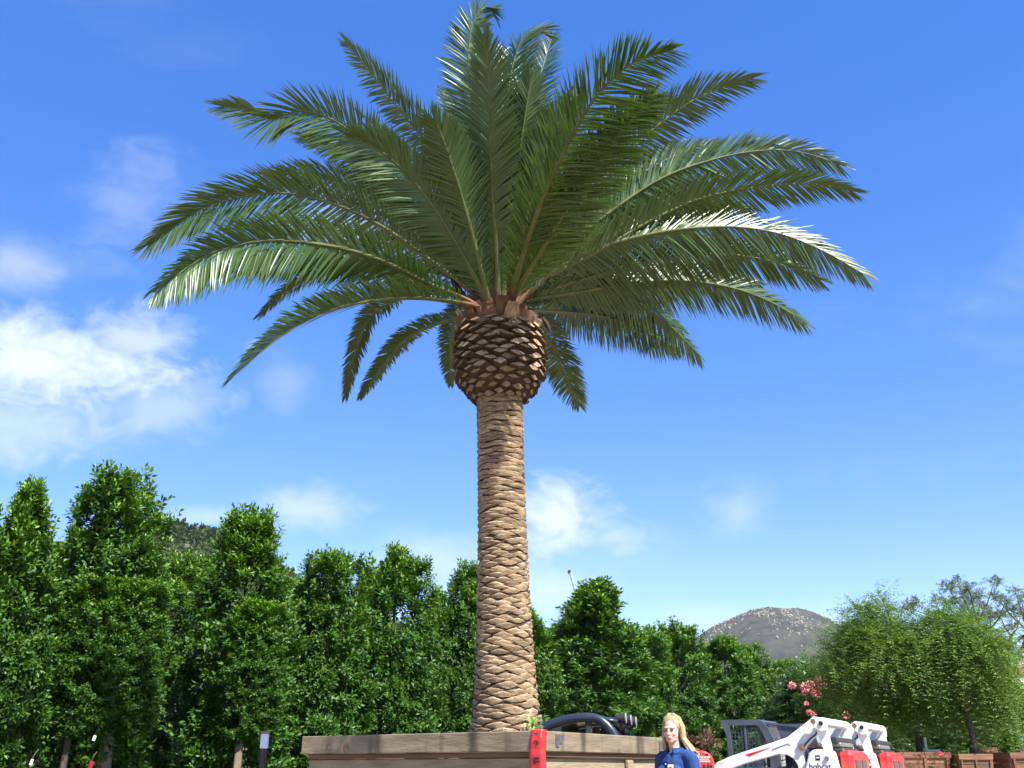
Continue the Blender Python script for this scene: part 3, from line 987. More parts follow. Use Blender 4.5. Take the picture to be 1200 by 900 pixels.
# leaflet template rows: position along, half width, droop
def frond(px, side=0, L=3.8, k=None, roll=0.0, vee=0.5, nl=240, ll=0.46, brown=0.0, seed=0, pts3=None, dens=1.0, vend=None, sag=0.16, va=0.0):
    rg = np.random.default_rng(1000 + seed)
    if pts3 is None:
        if k is None:
            k = solve(px, side, L) if side else 0.0
        pts3 = trace(px, k, YP + (-0.28 if k < 0 else (0.2 if k > 0 else -0.1)))
    # the petiole base sits down on the rim of the bulb
    b0 = pts3[0]
    foot = Vector((PT.x, YP, b0.z - 0.30))
    out_ = Vector((b0.x - PT.x, b0.y - YP, 0))
    if out_.length < 0.12:
        out_ = Vector((0.1, -0.3 if (k or 0) <= 0 else 0.3, 0))
    foot = foot + out_.normalized() * min(0.36, max(0.18, out_.length * 0.8))
    foot.z = min(b0.z - 0.12, BULB_TOP + 0.05)
    pts3 = [foot] + list(pts3)
    pts, ln = resample(catmull(pts3, 60), 48)
    n = len(pts)
    Pn = np.array([tuple(p) for p in pts])
    T = np.gradient(Pn, axis=0); T = norm_rows(T)
    tip = pts[int(n * 0.75)]
    rad = Vector((tip.x - CC.x, tip.y - CC.y, 0))
    if rad.length < 0.25:
        rad = Vector((0.15 * (1 if tip.x > CC.x else -1), -0.6 if (k or 0) <= 0 else 0.6, 0))
    rad.normalize()
    radv = np.array(tuple(rad)); zv = np.array([0, 0, 1.0])
    tr = T @ radv; tz = T[:, 2]
    A = -tz[:, None] * radv + tr[:, None] * zv          # adaxial side
    A = A - T * np.sum(A * T, axis=1, keepdims=True)
    A = norm_rows(A)
    S = norm_rows(np.cross(T, A))
    s_ = np.linspace(0, 1, n)
    rl = (roll * sstep(0.05, 0.5, s_) + rg.normal(0, 0.06))[:, None]
    A2 = A * np.cos(rl) + S * np.sin(rl)
    S2 = norm_rows(np.cross(T, A2))
    fr = empty('frond')
    fr.parent = palm
    # rachis: flattened tapering tube
    wid = np.interp(s_, [0, 0.03, 0.10, 0.2, 0.5, 1.0], [0.085, 0.07, 0.042, 0.030, 0.018, 0.004])
    thk = np.interp(s_, [0, 0.05, 0.2, 0.5, 1.0], [0.035, 0.032, 0.022, 0.014, 0.003])
    ns = 7
    vs, fs, mi = [], [], []
    for i in range(n):
        for q in range(ns):
            an = 2 * math.pi * q / ns
            vs.append(Pn[i] + S2[i] * wid[i] * math.cos(an) + A2[i] * thk[i] * math.sin(an))
    for i in range(n - 1):
        for q in range(ns):
            q2 = (q + 1) % ns
            fs.append((i * ns + q, i * ns + q2, (i + 1) * ns + q2, (i + 1) * ns + q)); mi.append(1 if i < 5 else 0)
    me = np_mesh('rachis', np.array(vs) - np.array(PO), fs, mat_idx=mi)
    link('rachis', me, [M['rachis'], M['petiole']], fr, smooth=True)
    # leaflets
    m = int(nl * dens)
    V_all, F_all, T_all = [], [], []
    cnt = 0
    for sd in (-1, 1):
        u = np.linspace(0.09, 0.995, m) + rg.normal(0, 0.002, m)
        u = np.clip(u, 0.08, 1.0)
        fi = u * (n - 1)
        i0 = np.clip(fi.astype(int), 0, n - 2); ft = (fi - i0)[:, None]
        itp = lambda X_: X_[i0] * (1 - ft) + X_[i0 + 1] * ft
        p, t, a, s = itp(Pn), norm_rows(itp(T)), norm_rows(itp(A2)), norm_rows(itp(S2))
        wl = np.interp(u, [0, 1], [0.02, 0.003])[:, None]
        p = p + s * sd * np.interp(u, s_, wid)[:, None] * 0.7
        leaf_l = 1.12 * ll * np.interp(u, [0.08, 0.16, 0.30, 0.55, 0.8, 0.93, 1.0], [0.22, 0.5, 0.9, 1.0, 0.86, 0.62, 0.42]) * rg.uniform(0.88, 1.08, m)
        alpha = np.radians(np.interp(u, [0.08, 0.3, 0.6, 0.85, 1.0], [54, 50, 44, 35, 16])) + rg.normal(0, 0.06, m)
        ve = vee * 0.5 if vend is None else vend
        v = np.interp(u, [0.08, 0.3, 0.6, 1.0], [1.25 * vee, vee, 0.35 * vee + 0.65 * ve, ve]) + va * sd * sstep(0.05, 0.4, u) + rg.normal(0, 0.14, m)
        lat = s * sd * np.cos(v)[:, None] + a * np.sin(v)[:, None]
        d = t * np.cos(alpha)[:, None] + lat * np.sin(alpha)[:, None]
        d = norm_rows(d + np.array([0, 0, -sag]))
        nr = norm_rows(a * np.cos(v)[:, None] - s * sd * np.sin(v)[:, None] + rg.normal(0, 0.10, (m, 3)))
        w = norm_rows(np.cross(d, nr))
        nr = np.cross(w, d)
        g_ = np.array([0, 0, -1.0])
        Lc = leaf_l[:, None]
        droop = (0.05 + 0.10 * rg.random(m))[:, None] * Lc
        hw = (0.0112 * np.interp(u, [0.08, 0.25, 0.8, 1], [0.4, 1.0, 0.9, 0.6]) * rg.uniform(0.85, 1.15, m))[:, None]
        p0 = p
        c1_ = p + d * Lc * 0.33 + g_ * droop * 0.15
        c2_ = p + d * Lc * 0.70 + g_ * droop * 0.55
        tp_ = p + d * Lc + g_ * droop * 1.2
        fold = nr * hw * 0.35
        rows = [p0 - w * hw * 0.75, p0 + w * hw * 0.75, c1_ - w * hw + fold, c1_, c1_ + w * hw + fold, c2_ - w * hw * 0.8 + fold * 0.8, c2_, c2_ + w * hw * 0.8 + fold * 0.8, tp_]
        V_ = np.stack(rows, axis=1).reshape(-1, 3)
        T8 = np.array([[0, 3, 2], [0, 1, 3], [1, 4, 3], [2, 3, 6], [2, 6, 5], [3, 4, 7], [3, 7, 6], [5, 6, 8], [6, 7, 8]])
        F_ = (np.arange(m)[:, None, None] * 9 + T8[None]).reshape(-1, 3) + cnt
        cnt += m * 9
        tv = np.zeros((m, 9))
        br = np.clip(brown * (u - 0.55) / 0.45, 0, 1) * rg.uniform(0.3, 1, m)
        tv[:, 8] = np.clip(br * 1.3 + 0.12 * (rg.random(m) < 0.25), 0, 1)
        tv[:, 5:8] = (br * 0.5)[:, None]
        V_all.append(V_); F_all.append(F_); T_all.append(tv.ravel())
    V_ = np.concatenate(V_all) - np.array(PO)
    me = np_mesh('leaflets', V_, np.concatenate(F_all), tint=np.concatenate(T_all))
    lo_ = link('leaflets', me, M['frond'], fr)
    lo_["kind"] = "stuff"
    return fr

FR = [  # (pixel trace, side [-1 front, 1 back], length, options)
    # left side, low to high
    ([(556, 360), (505, 350), (445, 351), (385, 364), (330, 393), (274, 440)], -1, 3.6, dict(vend=0.60, ll=0.38, roll=0.40, vee=0.85)),
    ([(548, 352), (490, 345), (452, 358), (430, 378), (415, 420), (405, 466)], 1, 3.6, dict(vee=0.90, ll=0.26)),
    ([(552, 372), (505, 382), (470, 402), (445, 432), (422, 466)], 1, 3.4, dict(vee=0.90, ll=0.24)),
    ([(560, 352), (540, 362), (530, 385), (527, 415), (528, 452)], 1, 3.6, dict(vee=0.80, ll=0.24)),
    ([(560, 340), (500, 318), (430, 314), (370, 325), (335, 342), (304, 370)], 1, 3.8, dict(vee=0.80, ll=0.28)),
    ([(552, 356), (500, 332), (450, 307), (395, 290), (320, 282), (250, 296), (180, 342)], -1, 4.0, dict(vend=-0.50, roll=1.25, vee=0.35)),
    ([(550, 352), (490, 334), (420, 316), (350, 308), (280, 312), (212, 330)], 1, 3.9, dict(ll=0.40, roll=0.30, vee=0.75)),
    ([(560, 350), (505, 306), (445, 264), (385, 237), (320, 226), (250, 240), (200, 268), (172, 288)], -1, 4.1, dict(vend=-0.50, roll=1.25, vee=0.35, brown=0.5, ll=0.5)),
    ([(562, 352), (535, 306), (500, 255), (455, 200), (420, 162), (385, 138), (350, 130), (320, 140), (290, 130), (258, 124)], -1, 3.9, dict(vend=-0.50, roll=1.30, vee=0.40, brown=0.6, ll=0.5)),
    ([(566, 345), (520, 285), (470, 232), (425, 195), (385, 172), (352, 160)], 1, 3.7, dict(roll=0.40, vee=0.5)),
    ([(570, 335), (545, 240), (505, 175), (470, 130), (440, 92), (404, 48)], 1, 3.9, dict(roll=0.50, vee=0.35, ll=0.42)),
    ([(570, 330), (545, 250), (500, 200), (455, 160), (420, 130)], 1, 3.6, dict(roll=0.1)),
    ([(578, 320), (560, 230), (540, 165), (517, 104)], 1, 3.6, dict(roll=0.0, ll=0.36)),
    ([(574, 350), (566, 250), (556, 150), (549, 80), (553, 30), (568, 8), (580, 16)], -1, 4.0, dict(k=-0.5, roll=0.5, vee=0.3, ll=0.44)),
    ([(583, 356), (582, 300), (577, 220), (574, 140), (572, 80), (566, 40)], -1, 3.9, dict(k=-1.2, roll=-0.35, vee=0.35, ll=0.42)),
    ([(588, 345), (588, 240), (592, 150), (598, 90), (610, 50), (625, 36), (638, 36)], -1, 4.0, dict(k=-0.3, roll=-0.8, vee=0.35, brown=0.7, ll=0.52)),
    ([(592, 330), (605, 220), (622, 130), (634, 85), (647, 42)], 1, 4.0, dict(k=0.8, roll=0.3, vee=0.35)),
    ([(586, 330), (584, 200), (586, 110), (590, 60)], 1, 4.0, dict(k=0.9, roll=0.2, vee=0.4)),
    ([(580, 330), (570, 220), (562, 140), (552, 100)], 1, 3.8, dict(k=1.3, roll=-0.2)),
    # right side, high to low
    ([(598, 350), (625, 262), (655, 190), (690, 125), (735, 78), (788, 58)], -1, 4.0, dict(roll=-0.60, vee=0.5, ll=0.5)),
    ([(606, 352), (645, 285), (690, 230), (745, 170), (800, 125), (845, 103), (882, 92)], -1, 4.0, dict(roll=-0.70, vee=0.5, ll=0.48, brown=0.3)),
    ([(600, 340), (650, 250), (700, 180), (755, 130), (800, 118)], 1, 3.8, dict(roll=-0.40)),
    ([(604, 340), (690, 268), (770, 212), (840, 186), (900, 176), (945, 180), (984, 193)], 1, 4.1, dict(va=0.30, roll=-0.90, vee=0.40, ll=0.46)),
    ([(608, 345), (700, 295), (770, 255), (830, 230), (900, 218), (955, 216), (1000, 224)], -1, 4.0, dict(roll=-0.70, vee=0.5, ll=0.44)),
    ([(610, 352), (650, 310), (700, 268), (745, 244), (790, 238), (825, 252), (848, 282)], 1, 3.9, dict(vend=-0.40, roll=-1.20, vee=0.40, ll=0.44)),
    ([(612, 350), (680, 300), (760, 275), (840, 266), (905, 272), (960, 292), (1012, 321)], 1, 4.1, dict(va=0.45, sag=0.12, vend=0.45, roll=-0.90, vee=0.50, ll=0.46, brown=0.3)),
    ([(612, 354), (690, 325), (760, 306), (830, 298), (895, 304), (962, 328)], 1, 3.8, dict(va=0.20, roll=-0.80, vee=0.40, ll=0.42)),
    ([(614, 356), (680, 342), (740, 332), (800, 329), (860, 338), (905, 355), (943, 378)], 1, 3.9, dict(va=0.45, sag=0.12, vend=0.45, roll=-0.90, vee=0.50, ll=0.46)),
    ([(612, 352), (660, 336), (710, 340), (750, 356), (785, 382), (821, 418)], 1, 3.8, dict(va=0.45, sag=0.12, vend=0.45, roll=-0.90, vee=0.50, ll=0.46)),
    ([(616, 366), (660, 366), (700, 370), (745, 384), (795, 410)], 1, 3.6, dict(va=0.45, sag=0.12, vend=0.45, roll=-0.90, vee=0.50, ll=0.42)),
    ([(606, 358), (628, 378), (645, 405), (662, 440), (679, 476)], 1, 3.5, dict(roll=0.2, vee=0.3, ll=0.40)),
    ([(612, 348), (660, 300), (720, 278), (770, 272), (830, 285), (880, 300)], 1, 3.6, dict(roll=0.30, vee=0.45)),
    ([(606, 345), (640, 290), (680, 250), (740, 215), (800, 205)], 1, 3.7, dict(roll=-0.40)),
    # fillers standing in the heart of the crown
    ([(596, 345), (612, 250), (640, 170), (680, 110)], 1, 3.8, dict(k=1.6, roll=0.1)),
    ([(576, 340), (556, 240), (530, 180), (500, 140)], 1, 3.8, dict(k=1.8, roll=-0.1)),
    ([(600, 350), (640, 296), (690, 262), (740, 250)], 1, 3.8, dict(k=2.2, roll=0.0)),
    ([(564, 350), (520, 310), (470, 285), (420, 272)], 1, 3.8, dict(k=2.2, roll=0.0)),
    # tall uprights in the middle
    ([(580, 354), (572, 280), (566, 200), (562, 120), (560, 70)], -1, 4.0, dict(k=-0.6, roll=0.2, vee=0.85)),
    ([(590, 354), (596, 280), (606, 200), (616, 130), (622, 92)], -1, 4.0, dict(k=-0.8, roll=-0.2, vee=0.85)),
    ([(596, 352), (610, 280), (630, 210), (652, 150), (668, 118)], -1, 4.0, dict(k=-0.9, roll=-0.3, vee=0.8)),
    ([(572, 352), (556, 285), (538, 220), (520, 165), (508, 138)], -1, 4.0, dict(k=-0.9, roll=0.3, vee=0.8)),
    ([(584, 340), (594, 220), (606, 120), (612, 70)], 1, 4.0, dict(k=0.5, vee=0.5)),
    ([(577, 352), (562, 270), (548, 190), (538, 130)], 1, 4.0, dict(k=0.6, vee=0.7)),
    ([(594, 350), (616, 262), (646, 180), (672, 128)], 1, 4.0, dict(k=0.7, vee=0.7)),
    ([(602, 352), (630, 292), (668, 232), (712, 182)], 1, 4.0, dict(k=1.2, vee=0.6)),
    ([(568, 350), (540, 292), (506, 238), (470, 196)], 1, 4.0, dict(k=1.2, vee=0.6)),
    # more layers on the right
    ([(600, 350), (640, 285), (680, 220), (722, 160), (765, 112)], -1, 3.9, dict(k=-2.6, roll=-0.5, vee=0.45)),
    ([(604, 352), (655, 292), (715, 232), (775, 190), (835, 168)], -1, 4.0, dict(roll=-0.8, vee=0.45, va=0.3, k=0.9)),
    ([(608, 350), (680, 290), (750, 250), (820, 236), (880, 246)], 1, 4.0, dict(roll=-0.8, vee=0.45, va=0.2, vend=0.3)),
    ([(612, 356), (690, 336), (760, 322), (830, 318), (890, 332)], 1, 3.9, dict(roll=-0.8, vee=0.5, va=0.4, vend=0.4)),
    ([(614, 360), (670, 352), (720, 352), (765, 366), (800, 388)], 1, 3.6, dict(roll=-0.8, vee=0.5, va=0.4, vend=0.4)),
    # and on the left
    ([(566, 350), (520, 300), (470, 255), (415, 222), (360, 205), (310, 205)], 1, 3.9, dict(roll=0.8, vee=0.45)),
    ([(568, 348), (535, 285), (495, 225), (450, 180), (405, 158)], -1, 3.9, dict(roll=0.9, vee=0.4, vend=-0.2, k=-0.8)),
]
for i, (px, side, L, o_) in enumerate(FR):
    frond(px, side, L, seed=i, **o_)
# short spear leaves and dried spathes in the heart
def blade(name, pts, w, m, parent):
    mb_ = MB()
    vs, fs = [], []
    pts = catmull([Vector(p) for p in pts], 14)
    n_ = len(pts)
    for i, p in enumerate(pts):
        p = Vector(p)
        t = (Vector(pts[min(i + 1, n_ - 1)]) - Vector(pts[max(i - 1, 0)])).normalized()
        s = t.cross(Vector((0, -0.8, 0.6))).normalized()
        ww = w * math.sin(math.pi * (0.12 + 0.86 * i / (n_ - 1)))
        up = s.cross(t)
        vs += [p - s * ww, p + up * ww * 0.5, p + s * ww, p - up * ww * 0.25]
    for i in range(n_ - 1):
        for q in range(4):
            q2 = (q + 1) % 4
            fs.append((i * 4 + q, i * 4 + q2, i * 4 + 4 + q2, i * 4 + 4 + q))
    mb_.add(vs, fs)
    return mb_.build(name, m, parent, smooth=True)
for pxs, dep in (([(636, 372), (641, 380), (646, 392)], -0.35), ([(564, 345), (566, 325), (563, 312)], -0.4), ([(556, 328), (566, 322), (575, 322)], -0.35), ([(640, 330), (655, 310), (676, 308)], -0.2), ([(548, 350), (535, 335), (524, 318)], -0.2)):
    blade('dried_spathe', [at(x, y, YP + dep + 0.1) - PO for x, y in pxs], 0.032, M['spathe'], palm)
# cut petiole stumps between the living fronds
for k in range(34):
    a = k * 2.399 + 0.3
    r0 = 0.44 - 0.13 * (k / 34.0)
    z_ = BULB_TOP + 0.02 + 0.10 * (k / 34.0)
    p0 = Vector((PT.x + r0 * math.sin(a), YP - r0 * math.cos(a), z_)) - PO
    d = Vector((math.sin(a) * 0.45, -math.cos(a) * 0.45, 0.9)).normalized()
    s = Vector((math.cos(a), math.sin(a), 0))
    l_ = random.uniform(0.06, 0.20)
    mb = MB()
    nrm_ = s.cross(d)
    vs = []
    for (t_, w_, h_) in ((-0.1, 0.10, 0.03), (l_ * 0.5, 0.075, 0.028), (l_, 0.055, 0.022)):
        c_ = p0 + d * t_
        vs += [c_ - s * w_ - nrm_ * h_ * 0.3, c_ + nrm_ * h_, c_ + s * w_ - nrm_ * h_ * 0.3, c_ - nrm_ * h_]
    fs = [(i * 4 + q, i * 4 + (q + 1) % 4, i * 4 + 4 + (q + 1) % 4, i * 4 + 4 + q) for i in range(2) for q in range(4)] + [(8, 9, 10, 11)]
    mb.add(vs, fs)
    mb.build('petiole_stump', M['petiole'] if k % 3 else M['stub_cut'], palm)
# small green sprout at the trunk foot
P = np.array([tuple(at(624, 853, YP - 0.38) - PO)] * 9) + rng.normal(0, 0.015, (9, 3))
V, Fc = leaf_arrays(P, rng.normal(0, 0.5, (9, 3)) + np.array([0, -0.3, 0.8]), rng.normal(0, 1, (9, 3)), rng.uniform(0.06, 0.11, 9), np.full(9, 0.018))
link('sprout', np_mesh('sprout', V, Fc, tint=np.full(len(V), 0.6)), M['hedge2'], palm)

# ------------------------------------------------------------------ hedge trees
def hedge_mesh(seed, H, Rm, nsh, lsize, leaves=22, base=0.45, pointy=0.5, nlead=4):
    rg = np.random.default_rng(seed)
    # leaders make an uneven spiky top
    leads = [(rg.normal(0, 0.24) * Rm, rg.normal(0, 0.24) * Rm, H * rg.uniform(0.93, 1.0)) for _ in range(nlead)]
    leads[0] = (rg.normal(0, 0.1) * Rm, rg.normal(0, 0.1) * Rm, H)
    def rprof(h):
        return Rm * np.interp(h, [base, base + 0.35, base + 1.2, H * 0.55, H * 0.76, H * 0.88, H * 0.96, H], [0.5, 0.8, 0.97, 1.0, 0.95 - 0.2 * pointy, 0.76 - 0.32 * pointy, 0.45 - 0.25 * pointy, 0.10])
    ncl = 150
    hc = base + (H - base - 0.12) * rg.random(ncl) ** 0.9
    tc_ = rg.uniform(0, 2 * np.pi, ncl)
    dc = 1.0 - 0.45 * rg.random(ncl) ** 2
    ci = rg.integers(0, ncl, nsh)
    loose = rg.random(nsh) < 0.22
    h = np.where(loose, base + (H - base - 0.12) * rg.random(nsh), hc[ci] + rg.normal(0, 0.15, nsh))
    h = np.clip(h, base, H - 0.1)
    th = np.where(loose, rg.uniform(0, 2 * np.pi, nsh), tc_[ci] + rg.normal(0, 0.16, nsh))
    lump = fbm(th * 1.6 + 10, h * 1.1 + seed, 3, seed)
    r = rprof(h) * np.where(loose, 0.45 + 0.35 * rg.random(nsh), dc[ci] * (1 - 0.22 * rg.random(nsh) ** 1.5)) * (0.80 + 0.42 * lump)
    li = rg.integers(0, nlead, nsh)
    lx = np.array([l[0] for l in leads])[li]; ly = np.array([l[1] for l in leads])[li]; lz = np.array([l[2] for l in leads])[li]
    up = sstep(0.55, 0.95, h / H)
    px = lx * up * 1.25 + r * np.cos(th) * (1 - 0.18 * up)
    py = ly * up * 1.25 + r * np.sin(th) * (1 - 0.18 * up)
    h = np.minimum(h, lz - 0.18)
    slen = rg.uniform(0.18, 0.40, nsh)
    o = np.stack([np.cos(th), np.sin(th), np.zeros(nsh)], axis=1)
    d = norm_rows(o * (0.85 - 0.6 * up)[:, None] + np.array([0, 0, 1.0]) * (0.55 + 0.7 * up)[:, None] + rg.normal(0, 0.28, (nsh, 3)))
    P0 = np.stack([px, py, h], axis=1)
    n_ = nsh * leaves
    idx = np.repeat(np.arange(nsh), leaves)
    k = np.tile(np.arange(leaves), nsh)
    f = (k + 0.5) / leaves
    D = d[idx]
    ref = np.where(np.abs(D[:, 2:3]) < 0.9, np.array([[0, 0, 1.0]]), np.array([[1.0, 0, 0]]))
    X = norm_rows(np.cross(D, ref)); Yv = np.cross(D, X)
    an = k * 2.399 + rg.uniform(0, 6.28, nsh)[idx]
    rad = X * np.cos(an)[:, None] + Yv * np.sin(an)[:, None]
    spread = np.interp(f, [0, 0.7, 1], [1.25, 0.95, 0.35]) + rg.normal(0, 0.15, n_)
    ld = norm_rows(D * np.cos(spread)[:, None] + rad * np.sin(spread)[:, None] + np.array([0, 0, -0.10]))
    P = P0[idx] + D * (slen[idx] * f)[:, None] + rad * 0.012 + rg.normal(0, 0.02, (n_, 3))
    N = norm_rows(D + rad * 0.3 + np.array([0, 0, 0.35]) + rg.normal(0, 0.35, (n_, 3)))
    Ls = lsize * rg.uniform(0.75, 1.2, n_) * np.interp(f, [0, 0.8, 1], [1, 1, 0.7])
    V, Fc = leaf_arrays(P, ld, N, Ls, Ls * 0.21, curl=0.10, fold=0.3)
    young = np.clip((f - 0.40) / 0.60, 0, 1) * (0.16 + 0.84 * sstep(0.55, 1.0, (P[:, 2] / H))) * rg.uniform(0.3, 1, n_)
    return V, Fc, np.repeat(young, 5)

def trunk_mesh(seed, H, r0, Rm):
    rg = random.Random(seed)
    mb_ = MB()
    pts = [(0, 0, -0.05)]
    x = y = 0.0
    for i in range(1, 8):
        x += rg.uniform(-0.04, 0.04); y += rg.uniform(-0.04, 0.04)
        pts.append((x, y, H * 0.86 * i / 7))
    rr = [r0 * (1.25 if i == 0 else 1) * (1 - 0.8 * i / 7) for i in range(8)]
    mb_.tube(pts, rr, 8)
    for k in range(9):
        z = 1.2 + (H * 0.75 - 1.2) * k / 9
        a = k * 2.4
        ln = Rm * 0.7
        mb_.tube([(0, 0, z), (math.cos(a) * ln * 0.5, math.sin(a) * ln * 0.5, z + 0.35), (math.cos(a) * ln, math.sin(a) * ln, z + 0.8)], [r0 * 0.4, r0 * 0.25, r0 * 0.1], 5)
    return mb_.mesh('trunk')

HV = []
for s in range(6):
    H, Rm = 6.0, 0.95
    V, Fc, tn = hedge_mesh(50 + s, H, Rm, 1850, 0.120, pointy=[0.1, 0.7, 0.3, 1.0, 0.2, 0.8][s], nlead=[5, 3, 4, 3, 5, 4][s])
    cm = np_mesh('crown', V, Fc, tint=tn)
    tm = trunk_mesh(70 + s, H, 0.085, Rm)
    HV.append((cm, tm))
print('hedge leaf tris', len(HV[0][0].polygons))
crown_copies = {}
def hedge_tree(x, ytop, width_px, var, rot, label, group, Y=None, back=0.0, mkey='hedge1'):
    # the row is a straight line across the yard
    if Y is None:
        Y = 20.0
        for _ in range(20):
            X = (x - 600) / F * (Y * cp + 1.9 * sp)
            Y = 0.5 * Y + 0.5 * (15.8 + 1.68 * (X + 5.75))
        Y += back
    q = at(x, ytop, Y)
    zc = Y * cp + 2.0 * sp
    Wm = width_px * zc / F
    g0 = gz(q.x, Y)
    H = q.z - g0
    t = empty('hedge_tree', (q.x, Y, g0), rot)
    t.scale = (Wm / 2.15, Wm / 2.15, H / 6.26)
    tag(t, label, 'tree', group)
    cm, tm = HV[var % 6]
    key = (var % 6, mkey)
    if key not in crown_copies:
        m2 = cm.copy(); m2.materials.append(M[mkey]); crown_copies[key] = m2
    o = link('crown', crown_copies[key], None, t)
    o["kind"] = "stuff"
    link('trunk', tm, M['bark_dark'], t, smooth=True)
    return t
GR = 'tall clipped trees in the hedge row'
GB = 'trees of the second row behind the hedge'
front = [
    (-30, 566, 130, 1, 'tall green hedge tree cut by the left edge of the photo'),
    (40, 556, 128, 3, 'pointed green hedge tree second from the left edge'),
    (152, 543, 150, 0, 'tallest broad topped hedge tree left of the palm, above the thick trunk'),
    (300, 588, 138, 2, 'tall narrow hedge tree directly behind the white topped post'),
    (392, 636, 112, 4, 'shorter hedge tree above the left end of the planter box'),
    (472, 634, 106, 1, 'twin tipped hedge tree behind the middle of the planter box, left of palm'),
    (548, 648, 96, 5, 'hedge tree half hidden by the left side of the palm trunk'),
    (615, 706, 96, 2, 'hedge tree directly behind the palm trunk'),
    (694, 678, 150, 3, 'pointed broad hedge tree just right of the palm, below the crane tip'),
    (752, 732, 84, 4, 'low hedge tree filling the gap right of the pointed broad one'),
    (790, 722, 86, 0, 'hedge tree standing above the head of the blonde person'),
    (848, 741, 84, 2, 'hedge tree above the front of the loader cab'),
    (884, 748, 70, 5, 'hedge tree above the rear of the loader cab, below the mountain'),
    (922, 768, 62, 4, 'last small hedge tree at the right end of the row, below the mountain'),
]
for i, (x, y, w, v, lab) in enumerate(front):
    hedge_tree(x, y, w, v, i * 1.3, lab, GR)
backs = [
    (92, 622, 110, 2, 4.5, 'lighter green tree seen between the pointed and the tallest hedge trees'),
    (222, 640, 110, 4, 4.0, 'lighter green tree in the gap below the brushy hill'),
    (20, 640, 130, 5, 3.0, 'lighter green tree behind the hedge at far left'),
    (352, 668, 90, 0, 4.0, 'lighter green tree behind the narrow hedge tree and the shorter one'),
    (432, 662, 90, 3, 4.0, 'lighter green tree behind the two hedge trees over the planter box'),
    (512, 690, 80, 1, 4.0, 'lighter green tree filling the gap just left of the palm trunk'),
    (648, 728, 76, 4, 4.0, 'lighter green tree visible close to the right edge of the palm trunk'),
    (730, 722, 76, 0, 4.0, 'lighter green tree behind the gap right of the pointed broad tree'),
    (822, 752, 66, 1, 4.0, 'lighter green tree behind the hedge left of the loader cab'),
]
for i, (x, y, w, v, bk, lab) in enumerate(backs):
    hedge_tree(x, y, w, v, i * 1.7 + 0.5, lab, GB, back=bk, mkey='hedge2')

# ------------------------------------------------------------------ feathery trees on the right and other planting
def spray_mesh(seed, blobs, nspray, leaflets, slen, lsize, droop=0.6):
    """blobs: (cx,cy,cz,rx,ry,rz); drooping sprays of fine leaflets"""
    rg = np.random.default_rng(seed)
    vol = np.array([b[3] * b[4] * b[5] for b in blobs]) ** 0.75
    which = rg.choice(len(blobs), nspray, p=vol / vol.sum())
    B = np.array(blobs)[which]
    dirs = norm_rows(rg.normal(0, 1, (nspray, 3)))
    rr = rg.random(nspray) ** 0.4
    lump = 0.45 + 1.05 * fbm(dirs[:, 0] * 3 + 20 + which * 3.1, dirs[:, 2] * 3 + dirs[:, 1] * 2 + 20, 3, seed)
    C = B[:, :3] + dirs * B[:, 3:6] * (rr * lump)[:, None]
    D = norm_rows(dirs * np.array([1, 1, 0.5]) + np.array([0, 0, 0.25]) + rg.normal(0, 0.45, (nspray, 3)))
    n_ = nspray * leaflets
    idx = np.repeat(np.arange(nspray), leaflets)
    k = np.tile(np.arange(leaflets), nspray)
    f = (k // 2 + 0.5) / (leaflets / 2)
    ln = (slen * rg.uniform(0.35, 1.5, nspray))[idx]
    droop = (droop * rg.uniform(0.1, 1.5, nspray))[idx]
    d0 = D[idx]
    P = C[idx] + d0 * (ln * f)[:, None] + np.array([0, 0, -1.0]) * (droop * ln * f * f)[:, None]
    tg = norm_rows(d0 + np.array([0, 0, -2.0]) * (droop * f)[:, None])
    S = norm_rows(np.cross(tg, rg.normal(0, 0.3, (nspray, 3))[idx] + np.array([0, 0, 1.0])))
    sd = np.where(k % 2 == 0, 1.0, -1.0)[:, None]
    ld = norm_rows(tg * 0.55 + S * sd + rg.normal(0, 0.2, (n_, 3)))
    N = norm_rows(np.cross(tg, S) + rg.normal(0, 0.3, (n_, 3)))
    L = lsize * rg.uniform(0.7, 1.2, n_)
    V, Fc = leaf_arrays(P, ld, N, L, L * 0.16)
    tn = np.repeat(np.clip(rr[idx] * 1.6 - 0.9, 0, 1) * rg.uniform(0.2, 1, n_), 5)
    return V, Fc, tn

def branchy(mb_, base, targets, r0, rg, n=6):
    base = Vector(base)
    for t in targets:
        t = Vector(t)
        mid = base.lerp(t, 0.5) + Vector((rg.uniform(-0.15, 0.15), rg.uniform(-0.15, 0.15), 0.15))
        mb_.tube([base, mid, t], [r0, r0 * 0.6, r0 * 0.2], n)

